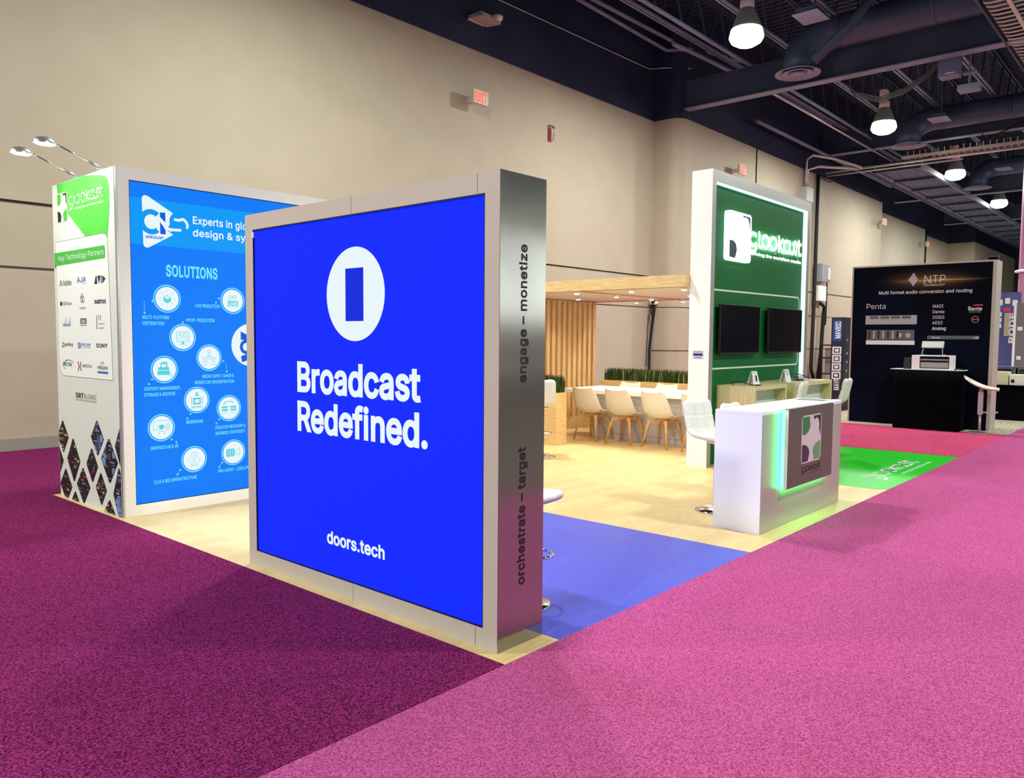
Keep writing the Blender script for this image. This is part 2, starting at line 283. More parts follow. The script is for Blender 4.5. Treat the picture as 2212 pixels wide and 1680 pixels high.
# outlines of a plain sans alphabet (units of 1/1000 em): code, advance, closed loops
_FONT = {}
for _ln in """65 480 135 142 344 142 395 0 463 0 276 509 201 509 16 0 85 0;280 323 324 199 155 199 191 302 239 457
66 456 378 234 363 245 331 260 315 262 315 267 343 278 368 295 387 320 393 336 398 374 390 421 381 442 367 461 350 477 317 496 289 504 258 508 60 509 60 0 266 0 301 4 331 12 368 31 386 48 400 67 416 111 416 161 402 203;247 286 125 285 125 452 256 451 283 446 304 436 326 412 333 393 336 372 330 340 314 314 281 293;296 63 264 58 125 57 125 231 259 230 297 222 320 209 338 191 350 169 355 137 353 115 344 96 320 73
67 510 141 117 119 160 109 194 104 233 104 275 109 314 118 348 141 391 161 414 184 432 209 445 237 453 267 456 300 453 330 444 369 418 397 380 408 348 473 348 459 397 448 418 419 456 402 471 362 496 317 511 267 516 225 512 186 501 150 484 119 459 92 429 61 373 48 329 41 280 41 228 48 179 61 135 92 79 134 36 168 15 225 -3 267 -7 329 1 383 24 420 53 448 91 459 112 473 160 408 160 397 128 369 90 330 65 300 56 267 53 237 56 210 63 184 76 161 94
68 502 344 410 372 375 385 345 394 312 399 275 399 235 394 198 385 164 372 135 343 99 304 73 272 63 235 58 125 57 125 452 240 451 275 446 306 435;60 509 60 0 244 1 291 8 351 31 398 68 423 100 442 138 455 181 461 229 461 281 455 329 442 372 423 409 385 455 334 488 294 501 250 508
69 419 125 452 372 452 372 509 60 509 60 0 375 0 375 57 125 57 125 229 355 229 355 286 125 286
70 410 125 452 369 452 369 509 60 509 60 0 125 0 125 221 346 221 346 278 125 278
71 520 141 117 119 160 109 194 104 233 104 275 109 314 118 348 141 392 160 414 183 432 209 445 236 453 265 456 315 448 344 436 378 406 395 379 408 349 474 349 460 395 449 416 421 453 384 483 363 494 316 510 265 516 223 512 184 501 133 472 91 429 60 373 47 329 41 280 41 228 47 179 60 136 91 79 118 49 149 25 185 7 225 -3 269 -7 308 -4 344 5 377 19 406 38 431 62 459 107 471 141 477 180 478 256 283 256 283 199 415 199 413 173 407 147 396 123 374 93 355 78 333 66 296 55 269 53 238 56 210 63 184 76 161 95
72 517 392 289 125 289 125 509 60 509 60 0 125 0 125 232 392 232 392 0 457 0 457 509 392 509
73 300 31 452 118 452 118 57 31 57 31 0 269 0 269 57 183 57 183 452 269 452 269 509 31 509
74 396 272 509 271 130 266 104 255 83 230 61 198 51 172 51 139 61 114 83 104 104 98 130 98 173 33 173 34 122 44 81 63 47 90 21 124 3 163 -6 207 -6 246 3 279 21 307 47 326 81 335 122 336 509
75 467 448 509 364 509 162 289 125 242 125 509 60 509 60 0 125 0 125 167 198 245 372 0 449 0 243 289
76 393 125 509 60 509 60 0 361 0 361 57 125 57
77 628 342 0 477 348 507 438 504 0 568 0 568 509 476 509 346 169 315 72 279 183 152 509 60 509 60 0 122 0 119 437 169 295 286 0
78 523 463 0 463 509 399 509 399 142 404 74 355 163 136 509 60 509 60 0 125 0 125 296 120 431 177 331 387 0
79 533 425 314 430 275 430 233 425 194 415 160 392 116 372 94 349 76 324 63 282 54 252 54 210 63 184 76 161 94 142 117 119 160 109 194 104 233 104 275 109 314 119 349 142 392 161 415 184 433 210 445 252 455 282 455 324 446 349 433 372 415 392 392 415 349;366 493 329 508 288 515 246 515 205 508 168 493 119 459 92 429 61 373 48 329 41 280 41 228 48 179 61 135 92 79 119 49 168 15 205 1 246 -6 288 -6 329 1 366 15 400 36 442 79 473 135 486 179 492 228 492 280 486 329 473 373 442 429 415 459
80 445 319 201 356 223 375 243 396 278 404 304 408 333 404 391 396 417 375 452 356 471 319 494 289 503 254 508 60 509 60 0 125 0 125 186 254 186 289 191;125 242 125 452 245 452 288 443 312 428 324 416 337 393 342 376 344 338 337 302 324 279 312 266 288 252 245 243
81 533 415 160 392 116 365 89 313 159 245 159 318 62 282 54 252 54 210 63 184 76 161 94 142 117 119 160 109 194 104 233 104 275 109 314 119 349 142 392 161 415 184 433 210 445 252 455 282 455 324 446 349 433 372 415 392 392 415 349 425 314 430 275 430 233 425 194;205 508 168 493 119 459 92 429 61 373 48 329 41 280 41 228 48 179 61 135 92 79 119 49 168 15 205 1 246 -6 288 -6 329 1 356 11 401 -48 468 -48 403 39 442 79 473 135 486 179 492 228 492 280 486 329 473 373 442 429 415 459 366 493 329 508 288 515 246 515
82 449 353 0 428 0 314 210 356 232 376 250 396 283 405 309 409 337 405 395 396 421 376 455 356 473 320 495 290 504 255 508 60 509 60 0 125 0 125 198 247 198;337 397 342 380 345 342 337 308 325 287 298 267 269 258 246 255 125 255 125 452 246 452 289 443 313 430 325 419
83 447 377 449 360 468 340 484 303 503 275 511 244 515 180 511 151 503 125 491 102 476 83 458 62 425 54 400 52 372 56 341 67 313 98 279 128 260 163 246 272 214 303 201 327 184 340 168 344 154 344 122 329 92 303 69 267 54 224 49 185 53 150 66 123 88 114 102 104 137 38 137 42 109 51 83 64 60 81 40 102 23 128 9 172 -4 243 -8 278 -4 309 5 349 25 370 43 386 64 399 87 406 112 408 139 402 180 395 198 372 226 328 256 272 277 169 308 142 324 122 345 115 376 121 405 129 418 152 440 185 454 225 459 254 456 280 449 302 437 320 421 332 402 337 378 401 378 398 403 390 427
84 449 32 452 193 452 193 0 257 0 257 452 417 452 417 509 32 509
85 517 349 80 320 63 298 56 245 52 197 63 169 80 153 95 136 123 125 166 124 509 60 509 61 156 66 124 77 94 103 55 126 33 169 8 203 -2 239 -8 278 -8 315 -2 348 8 391 33 414 55 440 94 451 124 456 156 457 509 393 509 392 166 381 123 364 95
86 480 278 0 463 509 395 509 283 187 241 52 195 197 84 509 16 509 204 0
87 686 670 509 603 509 523 196 493 60 468 171 380 509 306 509 220 179 193 59 179 128 82 509 16 509 155 0 230 0 332 383 343 440 362 345 455 0 530 0
88 474 382 0 456 0 276 263 446 509 374 509 258 339 238 302 217 340 104 509 29 509 200 260 18 0 91 0 213 176 237 219 256 185
89 472 213 309 91 509 16 509 203 208 203 0 268 0 268 208 455 509 381 509 280 344 236 260
90 438 163 121 397 462 397 509 40 509 40 452 324 454 279 393 42 46 42 0 399 0 399 57 113 54
97 389 211 51 170 45 142 48 119 57 102 72 93 93 93 118 97 130 117 150 141 161 267 184 276 190 275 130 270 108 254 80 228 59;137 316 171 329 204 331 240 322 260 307 273 279 275 250 273 243 262 233 108 206 78 193 53 174 36 146 30 108 38 63 48 45 76 15 115 -3 160 -9 199 -4 215 1 252 25 272 52 277 52 277 0 337 0 336 265 327 311 312 336 286 360 255 375 208 384 173 383 133 375 114 368 79 346 64 331 41 291 100 274 118 301
98 424 271 317 287 305 312 271 325 227 328 176 320 128 301 88 271 60 253 51 232 47 188 51 170 59 140 86 121 126 113 176 116 229 129 273 154 306 169 317 188 325 232 329 253 325;313 361 287 374 259 382 229 384 188 379 171 373 147 355 118 319 114 319 114 509 53 509 53 0 112 0 112 59 118 59 147 21 172 4 189 -3 229 -8 260 -6 288 3 313 16 336 34 355 57 376 100 385 133 390 169 390 208 385 245 376 277 354 320 335 342
99 396 220 47 195 47 173 51 154 60 124 89 105 128 97 175 99 224 113 269 137 303 154 316 173 325 195 329 220 329 242 325 261 316 284 297 295 281 303 262 362 277 349 308 318 346 291 364 260 377 207 384 174 382 144 374 117 360 93 341 72 318 49 276 40 243 35 207 35 168 40 133 49 100 72 58 93 35 117 16 144 3 174 -5 207 -8 244 -5 292 12 319 32 350 70 363 102 304 117 297 98 285 80 262 60 243 52
100 424 237 325 271 306 295 273 309 229 311 176 303 126 284 86 255 59 236 51 193 47 172 51 153 60 124 88 105 128 97 176 99 227 113 271 137 305 153 317 172 325 193 329;237 379 196 384 165 382 137 374 112 361 89 342 70 320 48 277 39 245 35 208 35 169 39 133 48 100 70 57 89 34 111 16 137 3 165 -6 195 -8 236 -3 252 4 277 21 307 59 313 59 313 0 372 0 372 509 311 509 311 319 306 319 283 351 267 364
101 404 106 116 96 169 371 169 368 242 361 269 347 305 319 341 285 366 266 374 226 383 172 382 142 373 115 359 91 340 63 304 49 274 39 242 35 206 35 168 40 132 49 100 63 71 92 35 117 16 145 3 177 -5 212 -8 261 -3 283 4 320 26 348 55 365 91 306 105 294 82 265 58 241 49 212 46 169 53 135 73 121 88;288 286 304 248 308 221 96 221 102 251 119 286 131 301 155 319 194 330 237 326 255 319 277 301
102 254 142 427 150 455 159 464 178 472 209 473 227 468 243 521 212 529 187 530 152 525 120 510 107 499 91 478 81 442 81 379 6 379 6 327 81 327 81 0 142 0 142 327 228 327 228 379 142 379
103 425 308 319 284 351 267 365 237 379 196 384 166 382 138 374 112 361 90 342 71 320 49 278 39 246 35 210 35 172 39 136 49 105 71 65 90 43 113 27 138 14 165 7 195 5 236 10 266 23 282 37 306 68 311 68 311 -21 304 -47 291 -67 261 -87 236 -95 207 -97 169 -93 131 -74 101 -41 51 -69 82 -110 97 -122 134 -140 156 -146 207 -151 265 -144 314 -124 334 -109 357 -79 367 -54 372 -25 372 379 313 379 313 319;237 63 193 60 154 71 124 96 105 133 97 180 99 229 113 272 137 305 153 317 172 325 193 329 237 325 256 318 272 306 296 274 309 231 312 179 304 131 285 95 255 70
104 410 296 0 357 0 357 256 346 310 328 340 313 356 275 377 227 384 200 382 175 374 152 362 132 344 114 314 114 509 53 509 53 0 114 0 114 237 122 275 136 297 147 308 176 324 210 329 235 326 265 312 280 296 290 275 295 249
105 167 67 446 78 443 100 446 118 459 126 478 123 499 118 508 100 521 78 523 67 521 50 508 44 499 42 478 50 459;53 379 53 0 114 0 114 379
106 167 50 508 44 499 41 478 50 459 67 446 78 443 100 446 117 459 126 478 123 499 117 508 100 521 78 523 67 521;86 -113 105 -82 113 -41 114 379 53 379 52 -38 44 -67 25 -83 -10 -87 -10 -143 37 -139 65 -129
107 381 360 379 284 379 121 212 114 212 114 509 53 509 53 0 114 0 114 141 154 178 294 0 372 0 201 216
108 189 58 47 67 28 82 13 112 0 139 -2 181 3 170 54 135 53 123 59 118 66 114 90 114 509 53 509 53 71
109 610 265 297 274 270 274 0 335 0 336 255 342 284 358 307 387 326 419 330 456 323 480 306 490 289 495 267 496 0 557 0 556 269 546 318 529 346 514 361 478 380 437 386 398 381 364 366 337 343 326 329 317 308 303 342 287 361 268 375 245 383 203 385 172 376 158 368 132 346 122 331 112 305 112 379 53 379 53 0 114 0 114 248 122 282 135 302 158 320 185 329 220 328 238 322 253 311
110 410 296 0 357 0 357 256 346 310 328 340 313 356 275 377 227 384 200 382 175 374 152 362 132 344 112 310 112 379 53 379 53 0 114 0 114 237 122 275 136 297 147 308 176 324 210 329 235 326 265 312 280 296 290 275 295 249
111 415 262 316 278 303 303 269 316 224 319 175 311 128 292 89 262 60 242 51 220 47 195 47 173 51 154 60 124 89 105 128 97 175 99 224 113 269 137 303 154 316 173 325 195 329 220 329 242 325;285 367 256 378 224 384 190 384 159 378 130 367 93 341 72 318 49 276 40 243 35 207 35 168 40 133 49 100 72 58 93 35 130 9 159 -2 190 -8 224 -8 256 -2 285 9 323 35 343 58 366 100 376 133 380 168 380 207 376 243 366 276 343 318 323 341
112 424 271 317 287 305 312 271 325 227 328 176 320 128 301 88 271 60 253 51 232 47 188 51 170 59 140 86 121 126 113 176 116 229 129 273 154 306 169 317 188 325 232 329 253 325;385 133 390 169 390 208 385 245 376 277 354 320 335 342 313 361 287 374 259 382 229 384 188 379 171 373 147 355 118 319 112 319 112 379 53 379 53 -143 114 -143 114 59 118 59 147 21 173 4 189 -3 229 -8 260 -6 288 3 313 16 336 34 355 57 376 100
113 424 237 325 271 306 295 273 309 229 311 176 303 126 284 86 255 59 236 51 193 47 172 51 153 60 124 88 105 128 97 176 99 227 113 271 137 305 153 317 172 325 193 329;48 277 39 245 35 208 35 169 39 133 48 100 70 57 89 34 111 16 137 3 165 -6 195 -8 236 -3 252 4 277 21 306 59 311 59 311 -143 372 -143 372 379 313 379 313 319 307 319 278 355 253 373 237 379 196 384 165 382 137 374 112 361 89 342 70 320
114 259 115 321 112 321 112 379 53 379 53 0 114 0 114 246 117 262 126 284 152 311 182 323 215 326 243 322 243 384 191 383 171 377 144 361 124 339
115 365 156 329 199 332 219 328 236 321 254 304 268 277 324 290 309 324 286 352 254 372 212 383 161 383 126 375 87 354 72 340 55 314 47 274 50 249 58 227 81 200 104 186 133 174 221 153 249 140 265 121 268 103 265 88 258 74 244 62 227 53 206 47 160 47 124 60 111 72 101 87 94 107 36 94 50 54 62 38 93 12 133 -3 182 -8 210 -7 248 2 290 24 306 39 323 65 329 85 331 107 328 131 320 153 297 180 275 194 246 205 161 226 130 239 112 258 109 277 111 292 124 311
116 227 65 327 66 78 72 52 84 30 113 7 138 -1 168 -4 213 2 202 54 175 50 150 53 133 65 126 90 126 327 204 327 204 379 126 379 126 471 65 471 65 379 6 379 6 327
117 410 296 142 287 105 274 83 263 71 234 55 200 50 175 53 145 67 130 84 119 105 114 130 114 379 53 379 53 123 64 70 82 39 97 23 135 2 182 -5 209 -3 234 5 257 17 277 35 298 70 298 0 357 0 357 379 296 379
118 389 226 0 371 379 305 379 216 132 195 59 177 121 84 379 17 379 163 0
119 567 545 379 480 379 427 189 397 64 368 189 316 379 252 379 199 189 170 63 140 190 87 379 23 379 138 0 199 0 253 189 284 310 319 172 368 0 429 0
120 379 352 379 282 379 216 279 190 233 100 379 29 379 155 195 21 0 91 0 165 112 190 155 287 0 358 0 224 192
121 389 100 -145 132 -139 165 -119 187 -93 204 -58 371 379 305 379 209 110 195 60 177 121 84 379 17 379 163 -1 141 -58 122 -81 104 -89 61 -86 47 -139 65 -143
122 380 48 379 48 323 254 323 42 46 42 0 339 0 339 56 126 56 126 60 333 331 333 379
48 453 334 160 313 103 299 82 281 66 261 56 239 50 214 50 192 56 172 66 155 82 140 103 119 160 110 233 113 314 128 380 140 405 155 426 172 443 192 453 214 459 239 459 261 453 281 443 299 426 313 405 325 380 340 314 343 233;245 515 208 515 174 508 144 494 118 473 95 447 77 414 63 375 53 330 48 281 48 227 53 178 62 133 76 95 95 62 117 35 144 15 174 1 208 -6 245 -6 279 1 310 15 336 35 359 62 377 95 391 133 400 178 405 227 405 281 400 330 391 375 377 414 358 447 336 473 309 494 279 508
49 453 212 55 76 55 76 0 391 0 391 55 276 55 276 509 198 509 86 427 86 358 212 448
50 453 75 418 68 391 66 362 127 362 132 398 148 427 172 447 188 454 224 460 258 455 287 441 308 419 315 405 320 371 316 341 307 320 288 290 64 47 64 0 389 0 389 57 153 57 153 60 317 235 351 280 371 318 377 336 381 372 379 398 372 423 361 445 346 465 328 482 294 502 268 511 210 515 182 511 155 502 131 489 111 473 86 442
51 453 392 159 383 198 371 222 354 244 333 262 308 276 279 286 247 290 221 289 372 461 372 509 70 509 70 452 288 452 288 448 157 299 157 248 216 247 265 238 292 223 306 211 323 180 329 145 323 108 315 93 291 69 258 55 219 50 182 54 150 66 126 87 118 100 109 132 44 132 48 104 57 79 70 57 108 22 159 1 218 -7 251 -5 309 12 333 27 354 45 370 66 383 90 392 130
52 453 282 163 109 163 311 509 247 509 40 158 40 105 282 105 282 0 343 0 343 105 413 105 413 163 343 163 343 318 282 318
53 453 379 231 358 269 330 299 294 321 274 328 229 334 194 330 162 318 134 301 151 452 366 452 366 509 96 509 67 253 128 246 145 258 176 271 201 276 238 275 275 262 303 237 318 212 327 173 324 131 318 113 304 89 276 64 259 56 221 50 188 54 160 68 138 89 130 102 122 130 60 130 63 105 71 82 83 60 99 41 140 11 165 1 221 -7 253 -4 282 3 309 15 332 32 352 52 369 76 381 102 388 132 391 163 386 210
54 453 324 187 327 147 318 110 304 86 293 73 271 58 236 49 198 52 182 58 160 73 148 86 134 110 128 128 125 169 134 206 148 229 160 241 182 256 198 262 236 265 271 256 293 241 318 205;265 312 235 314 196 307 173 293 322 509 252 509 112 302 80 239 65 187 66 130 73 101 84 74 100 51 119 31 155 8 182 -1 211 -6 242 -6 271 -2 298 8 333 30 352 50 368 73 379 98 387 127 389 157 387 187 380 215 370 240 355 262 337 280 316 295
55 453 62 452 323 452 97 0 165 0 391 449 391 509 62 509
56 453 401 135 395 176 387 195 365 228 335 252 300 265 343 289 359 308 372 330 379 354 382 380 373 429 361 450 328 485 294 503 241 515 184 511 158 503 124 485 90 450 79 429 70 380 73 354 80 330 93 308 109 289 153 265 117 252 87 228 65 195 58 176 52 135 54 109 62 84 74 62 91 42 111 25 149 6 178 -2 243 -6 275 -2 303 6 341 25 362 42 378 62 391 84 398 109;268 453 299 432 316 399 319 367 311 337 298 318 267 297 235 290 201 292 171 304 154 318 136 351 133 384 141 414 164 442 200 457 235 460;237 49 195 52 159 64 134 85 119 113 116 148 125 181 140 202 178 227 196 232 237 235 274 227 312 202 327 181 336 148 333 113 327 98 313 79 285 60
57 453 129 322 126 362 134 399 148 423 174 446 190 454 217 460 254 457 271 450 293 435 305 422 318 399 324 381 327 340 318 303 305 280 293 267 271 253 254 247 217 244 182 253 160 268 148 280 134 304;188 197 218 195 257 202 279 216 130 0 200 0 350 224 373 270 387 322 387 378 380 408 368 434 352 458 333 478 298 501 271 510 242 515 211 515 182 510 155 501 120 479 101 459 85 436 73 411 66 382 64 352 66 321 72 294 83 269 98 247 116 229 137 214 161 203
46 188 53 59 50 35 59 13 78 -1 89 -4 113 -1 123 5 138 24 141 35 138 59 132 69 113 83 89 86 78 83 59 69
44 188 137 71 68 71 38 -119 84 -119
45 453 114 188 337 188 337 244 114 244
38 448 297 475 283 488 256 503 235 510 188 513 144 503 117 488 102 474 82 440 75 398 81 361 92 336 114 301 136 275 77 227 52 197 40 173 34 133 36 108 43 84 61 52 88 26 110 12 136 1 165 -5 221 -5 271 7 315 30 328 43 364 0 438 0 365 88 380 107 397 144 403 167 408 224 349 224 343 174 336 151 327 135 219 266 269 303 291 325 309 349 320 375 324 404 322 424 313 451;219 459 233 454 255 434 262 405 259 384 243 359 223 340 183 310 145 363 139 380 137 405 143 426 151 440 163 450 189 460;97 123 100 154 115 181 144 210 172 231 292 87 269 69 232 52 193 46 158 51 130 66 109 87 102 101
124 230 88 -164 141 -164 141 673 88 673
47 249 14 -76 71 -76 235 533 178 533
43 453 61 226 61 172 198 172 198 34 255 34 255 172 391 172 391 226 255 226 255 364 198 364 198 226
8211 350 0 188 350 188 350 244 0 244
32 188 """.split('\n'):
    _q = _ln.split(' ', 2)
    _FONT[chr(int(_q[0]))] = (int(_q[1]), [[(float(x), float(y)) for x, y in zip(l.split()[::2], l.split()[1::2])] for l in _q[2].split(';') if l])
_gl = {}
def _wind(p, loops):
    n = 0
    for l in loops:
        for i in range(len(l)):
            (x0, y0), (x1, y1) = l[i-1], l[i]
            c = (x1-x0)*(p[1]-y0)-(p[0]-x0)*(y1-y0)
            if y0 <= p[1]:
                if y1 > p[1] and c > 0: n += 1
            elif y1 <= p[1] and c < 0: n -= 1
    return n
def _glyph(ch, bold):
    k = (ch, bold)
    if k in _gl: return _gl[k]
    adv, loops = _FONT.get(ch, _FONT[' '])
    d = bold*1000
    if d:
        out = []
        for l in loops:
            q = []
            for i in range(len(l)):
                a, p, c = Vector(l[i-1]), Vector(l[i]), Vector(l[(i+1) % len(l)])
                e1 = (p-a).normalized(); e2 = (c-p).normalized()
                n1 = Vector((e1.y, -e1.x)); n2 = Vector((e2.y, -e2.x)); m = n1+n2
                m = m.normalized() if m.length > 1e-3 else n1
                q.append(tuple(p+m*(d/max(0.5, m.dot(n1)))))
            out.append(q)
        loops = out
    V = []; E = []
    for l in loops:
        n = len(V); V += [Vector(p) for p in l]; E += [(n+i, n+(i+1) % len(l)) for i in range(len(l))]
    if not V:
        _gl[k] = (adv, [], []); return _gl[k]
    v, e, f, *_r = delaunay_2d_cdt(V, E, [], 0, 1e-4)
    f = [t for t in f if _wind(sum((v[i] for i in t), Vector((0, 0)))/len(t), loops)]
    _gl[k] = (adv, [(p.x, p.y) for p in v], f)
    return _gl[k]
def glyphs(txt, bold=0.0, shear=0.0, space=1.0):
    vs, fs, x = [], [], 0.0
    for ch in txt:
        adv, v, f = _glyph(ch, bold)
        n = len(vs); used = sorted({i for t in f for i in t}); mp = {i: n+j for j, i in enumerate(used)}
        vs += [((v[i][0]+x+shear*v[i][1])/1000, v[i][1]/1000) for i in used]
        fs += [tuple(mp[i] for i in t) for t in f]
        x += (adv+2*bold*600)*space
    return vs, fs
def text(b, txt, P0, U, V, mi=0, bold=0.0, shear=0.0, space=1.0):
    """P0 = left end of the base line, U = whole width, V = cap height (world vectors)"""
    key = (round(bold, 4))
    if key not in _cap:
        v, _ = glyphs('H', bold); _cap[key] = max(q[1] for q in v)
    cap = _cap[key]
    vs, fs = glyphs(txt, bold, shear, space)
    if not vs: return
    x0 = min(q[0] for q in vs); x1 = max(q[0] for q in vs)
    P0, U, V = Vector(P0), Vector(U), Vector(V)
    bv = [b.bm.verts.new(P0 + U*((x-x0)/(x1-x0)) + V*(y/cap)) for x, y in vs]
    for f in fs:
        try: q = b.bm.faces.new([bv[i] for i in f]); q.material_index = mi
        except ValueError: pass
def ptext(b, pl, txt, a0, a1, z, h, mi=0, bold=0.0, off=0.003, shear=0.0, space=1.0):
    p0 = Vector(pl(a0, z, off)); p1 = Vector(pl(a1, z, off)); p2 = Vector(pl(a0, z+h, off))
    text(b, txt, p0, p1-p0, p2-p0, mi, bold, shear, space)
def poly(b, pl, pts, mi=0, off=0.0015):
    return b.quad([pl(a, z, off) for a, z in pts], mi)
def rect(b, pl, a0, a1, z0, z1, mi=0, off=0.0015): poly(b, pl, [(a0,z0),(a1,z0),(a1,z1),(a0,z1)], mi, off)
def disc(b, pl, c, r, mi=0, off=0.0015, n=40, ry=None):
    poly(b, pl, [(c[0]+r*math.cos(2*PI*k/n), c[1]+(ry or r)*math.sin(2*PI*k/n)) for k in range(n)], mi, off)
def arc_pts(c, r, a0, a1, n=20, ry=None):
    return [(c[0]+r*math.cos(math.radians(a0+(a1-a0)*k/n)), c[1]+(ry or r)*math.sin(math.radians(a0+(a1-a0)*k/n))) for k in range(n+1)]
def stroke(b, pl, pts, wd, mi=0, off=0.0015, closed=False, rnd=True):
    if closed: pts = list(pts)+[pts[0]]
    for (x0, y0), (x1, y1) in zip(pts, pts[1:]):
        d = math.hypot(x1-x0, y1-y0)
        if d < 1e-6: continue
        nx, ny = -(y1-y0)/d*wd/2, (x1-x0)/d*wd/2
        poly(b, pl, [(x0+nx,y0+ny),(x1+nx,y1+ny),(x1-nx,y1-ny),(x0-nx,y0-ny)], mi, off)
    if rnd:
        for k, p in enumerate(pts): disc(b, pl, p, wd/2, mi, off+0.0001*(k % 2), 10)
def ring(b, pl, c, r, wd, mi=0, off=0.0015, n=44):
    for k in range(n):
        a, e = 2*PI*k/n, 2*PI*(k+1)/n
        poly(b, pl, [(c[0]+q*math.cos(t), c[1]+q*math.sin(t)) for q, t in ((r-wd/2,a),(r+wd/2,a),(r+wd/2,e),(r-wd/2,e))], mi, off)
def rrect_pts(a0, a1, z0, z1, r, n=6):
    sx = 1 if a1 > a0 else -1
    a0, a1 = min(a0,a1), max(a0,a1)
    P = []
    for cx, cz, s in ((a1-r, z1-r, 0), (a0+r, z1-r, 90), (a0+r, z0+r, 180), (a1-r, z0+r, 270)):
        P += arc_pts((cx, cz), r, s, s+90, n)
    return P
def clip(poly_, conv):
    """Sutherland-Hodgman, both as lists of (a, z); conv counter-clockwise"""
    area = sum(conv[i][0]*conv[(i+1)%len(conv)][1]-conv[(i+1)%len(conv)][0]*conv[i][1] for i in range(len(conv)))
    if area < 0: conv = conv[::-1]
    out = poly_
    for i in range(len(conv)):
        (x0,y0),(x1,y1) = conv[i], conv[(i+1)%len(conv)]
        side = lambda p: (x1-x0)*(p[1]-y0)-(y1-y0)*(p[0]-x0)
        inp, out = out, []
        for j in range(len(inp)):
            p, q = inp[j-1], inp[j]; sp, sq = side(p), side(q)
            if (sp < 0) != (sq < 0):
                t = sp/(sp-sq); out.append((p[0]+t*(q[0]-p[0]), p[1]+t*(q[1]-p[1])))
            if sq >= 0: out.append(q)
        if not out: return []
    return out

def glook(b, pl, a0, a1, z, h, wd, mi=0, off=0.003):
    """the round thin-stroke word: g l o o k a (drop) s t; h = height of the letter bodies"""
    W = 7.75
    X = lambda x: a0+(a1-a0)*x/W
    def S(pts): stroke(b, pl, [(X(x), z+h*y) for x, y in pts], wd, mi, off)
    S(arc_pts((0.5,0.5), 0.45, 40, 320, 16, 0.5)); S([(0.85,0.18),(0.95,-0.1),(0.8,-0.38),(0.4,-0.5),(0.1,-0.5)])
    S([(1.3,1.15),(1.3,0.2),(1.42,0.0),(1.55,0.0)])
    S(arc_pts((2.2,0.5), 0.47, 0, 360, 20, 0.5)); S(arc_pts((3.35,0.5), 0.47, 0, 360, 20, 0.5))
    S([(4.15,1.2),(4.15,0.0)]); S([(4.75,1.0),(4.2,0.5),(4.8,0.0)])
    S([(5.85,1.0),(5.85,0.0)]); S(arc_pts((5.4,0.5), 0.45, 0, 360, 18, 0.5))
    S([(6.05,0.05),(6.35,0.0),(6.6,0.25),(6.55,0.6),(6.45,0.9),(6.7,1.08),(6.95,0.95),(7.0,0.6),(6.98,0.3),(6.8,0.02)])
    S([(7.35,1.25),(7.35,0.25),(7.5,0.0),(7.72,0.05)]); S([(7.1,0.95),(7.7,0.95)])

def icon(b, pl, a0, a1, z0, z1, mi, off=0.003):
    """rounded square mark: white ground, four coloured corner blobs around a white figure; mi = (ground, green, black, dark, green2)"""
    wd, ht = a1-a0, z1-z0
    A = lambda u: a0+wd*u
    Z = lambda v: z0+ht*v
    r = min(abs(wd), abs(ht))*0.1
    poly(b, pl, rrect_pts(a0, a1, z0, z1, r), mi[0], off)
    box_ = [(A(u), Z(v)) for u, v in ((.04,.03),(.96,.03),(.96,.97),(.04,.97))]
    def blob(pts, m):
        q = clip([(A(u), Z(v)) for u, v in pts], box_)
        if len(q) > 2: poly(b, pl, q, m, off+0.0015)
    blob([(0,.62)]+[(.12,.60)]+[(.0+.42*math.cos(t), .78+.20*math.sin(t)) for t in (-1.1,-.8,-.4,0,.35)]+[(.38,1),(0,1)], mi[1])
    blob([(.58,1),(.60,.92),(.64,.88),(.70,.92),(.78,.92),(.86,.86),(.89,.77),(.87,.68),(.93,.60),(.95,.54),(1,.52),(1,1)], mi[2])
    blob([(0,0),(.38,0),(.34,.06)]+[(.06+.34*math.cos(t), .20+.20*math.sin(t)) for t in (-.4,0,.4,.8,1.2,1.6)]+[(0,.40)], mi[3])
    blob([(1,0),(.62,.0),(.64,.05)]+[(.98-.4*math.cos(t), .22+.20*math.sin(t)) for t in (-.5,-.1,.3,.7,1.1,1.5)]+[(1,.42)], mi[4])

# ================================================================== THE HALL
WB = 12.2; PAINT = 7.79; DK = 10.6
b = B(); b.box(-14, 76, -26, 13.2, -0.12, -0.03); struct(b.done('floor', CONCRETE))

def wall_path():
    p = [(-14, WB), (19.9, WB), (19.9, 11.75)]
    p += [(20.3+0.4*math.cos(math.radians(a)), 11.75+0.4*math.sin(math.radians(a))) for a in range(190, 271, 10)]
    p += [(38.0, 11.35), (38.0, 12.2), (48.9, 12.2), (48.9, 12.8), (56.5, 12.8), (56.5, 11.3), (75, 11.3)]
    return p
def wall_mesh(b, z0, z1, off=0.0, mi=0):
    p = wall_path()
    for (x0, y0), (x1, y1) in zip(p, p[1:]):
        f = b.quad([(x0,y0-off,z0),(x1,y1-off,z0),(x1,y1-off,z1),(x0,y0-off,z1)], mi)
b = B(); wall_mesh(b, -0.03, PAINT)
b.quad([(-14,13.2,-0.03),(75,13.2,-0.03),(75,13.2,PAINT),(-14,13.2,PAINT)])
struct(b.done('wall_back', WALLP))
b = B(); wall_mesh(b, PAINT, DK+0.4)
b.quad([(-14,13.2,PAINT),(75,13.2,PAINT),(75,13.2,DK+0.4),(-14,13.2,DK+0.4)])
struct(b.done('wall_back_upper', WALLD))
b = B(); b.box(70, 70.3, -26, 11.3, -0.03, 5.2, 0); b.box(70, 70.3, -26, 11.3, 5.2, DK, 1)
struct(b.done('wall_far', [mat('far_wall_paint', (150,128,122), 0.7), WALLD]))
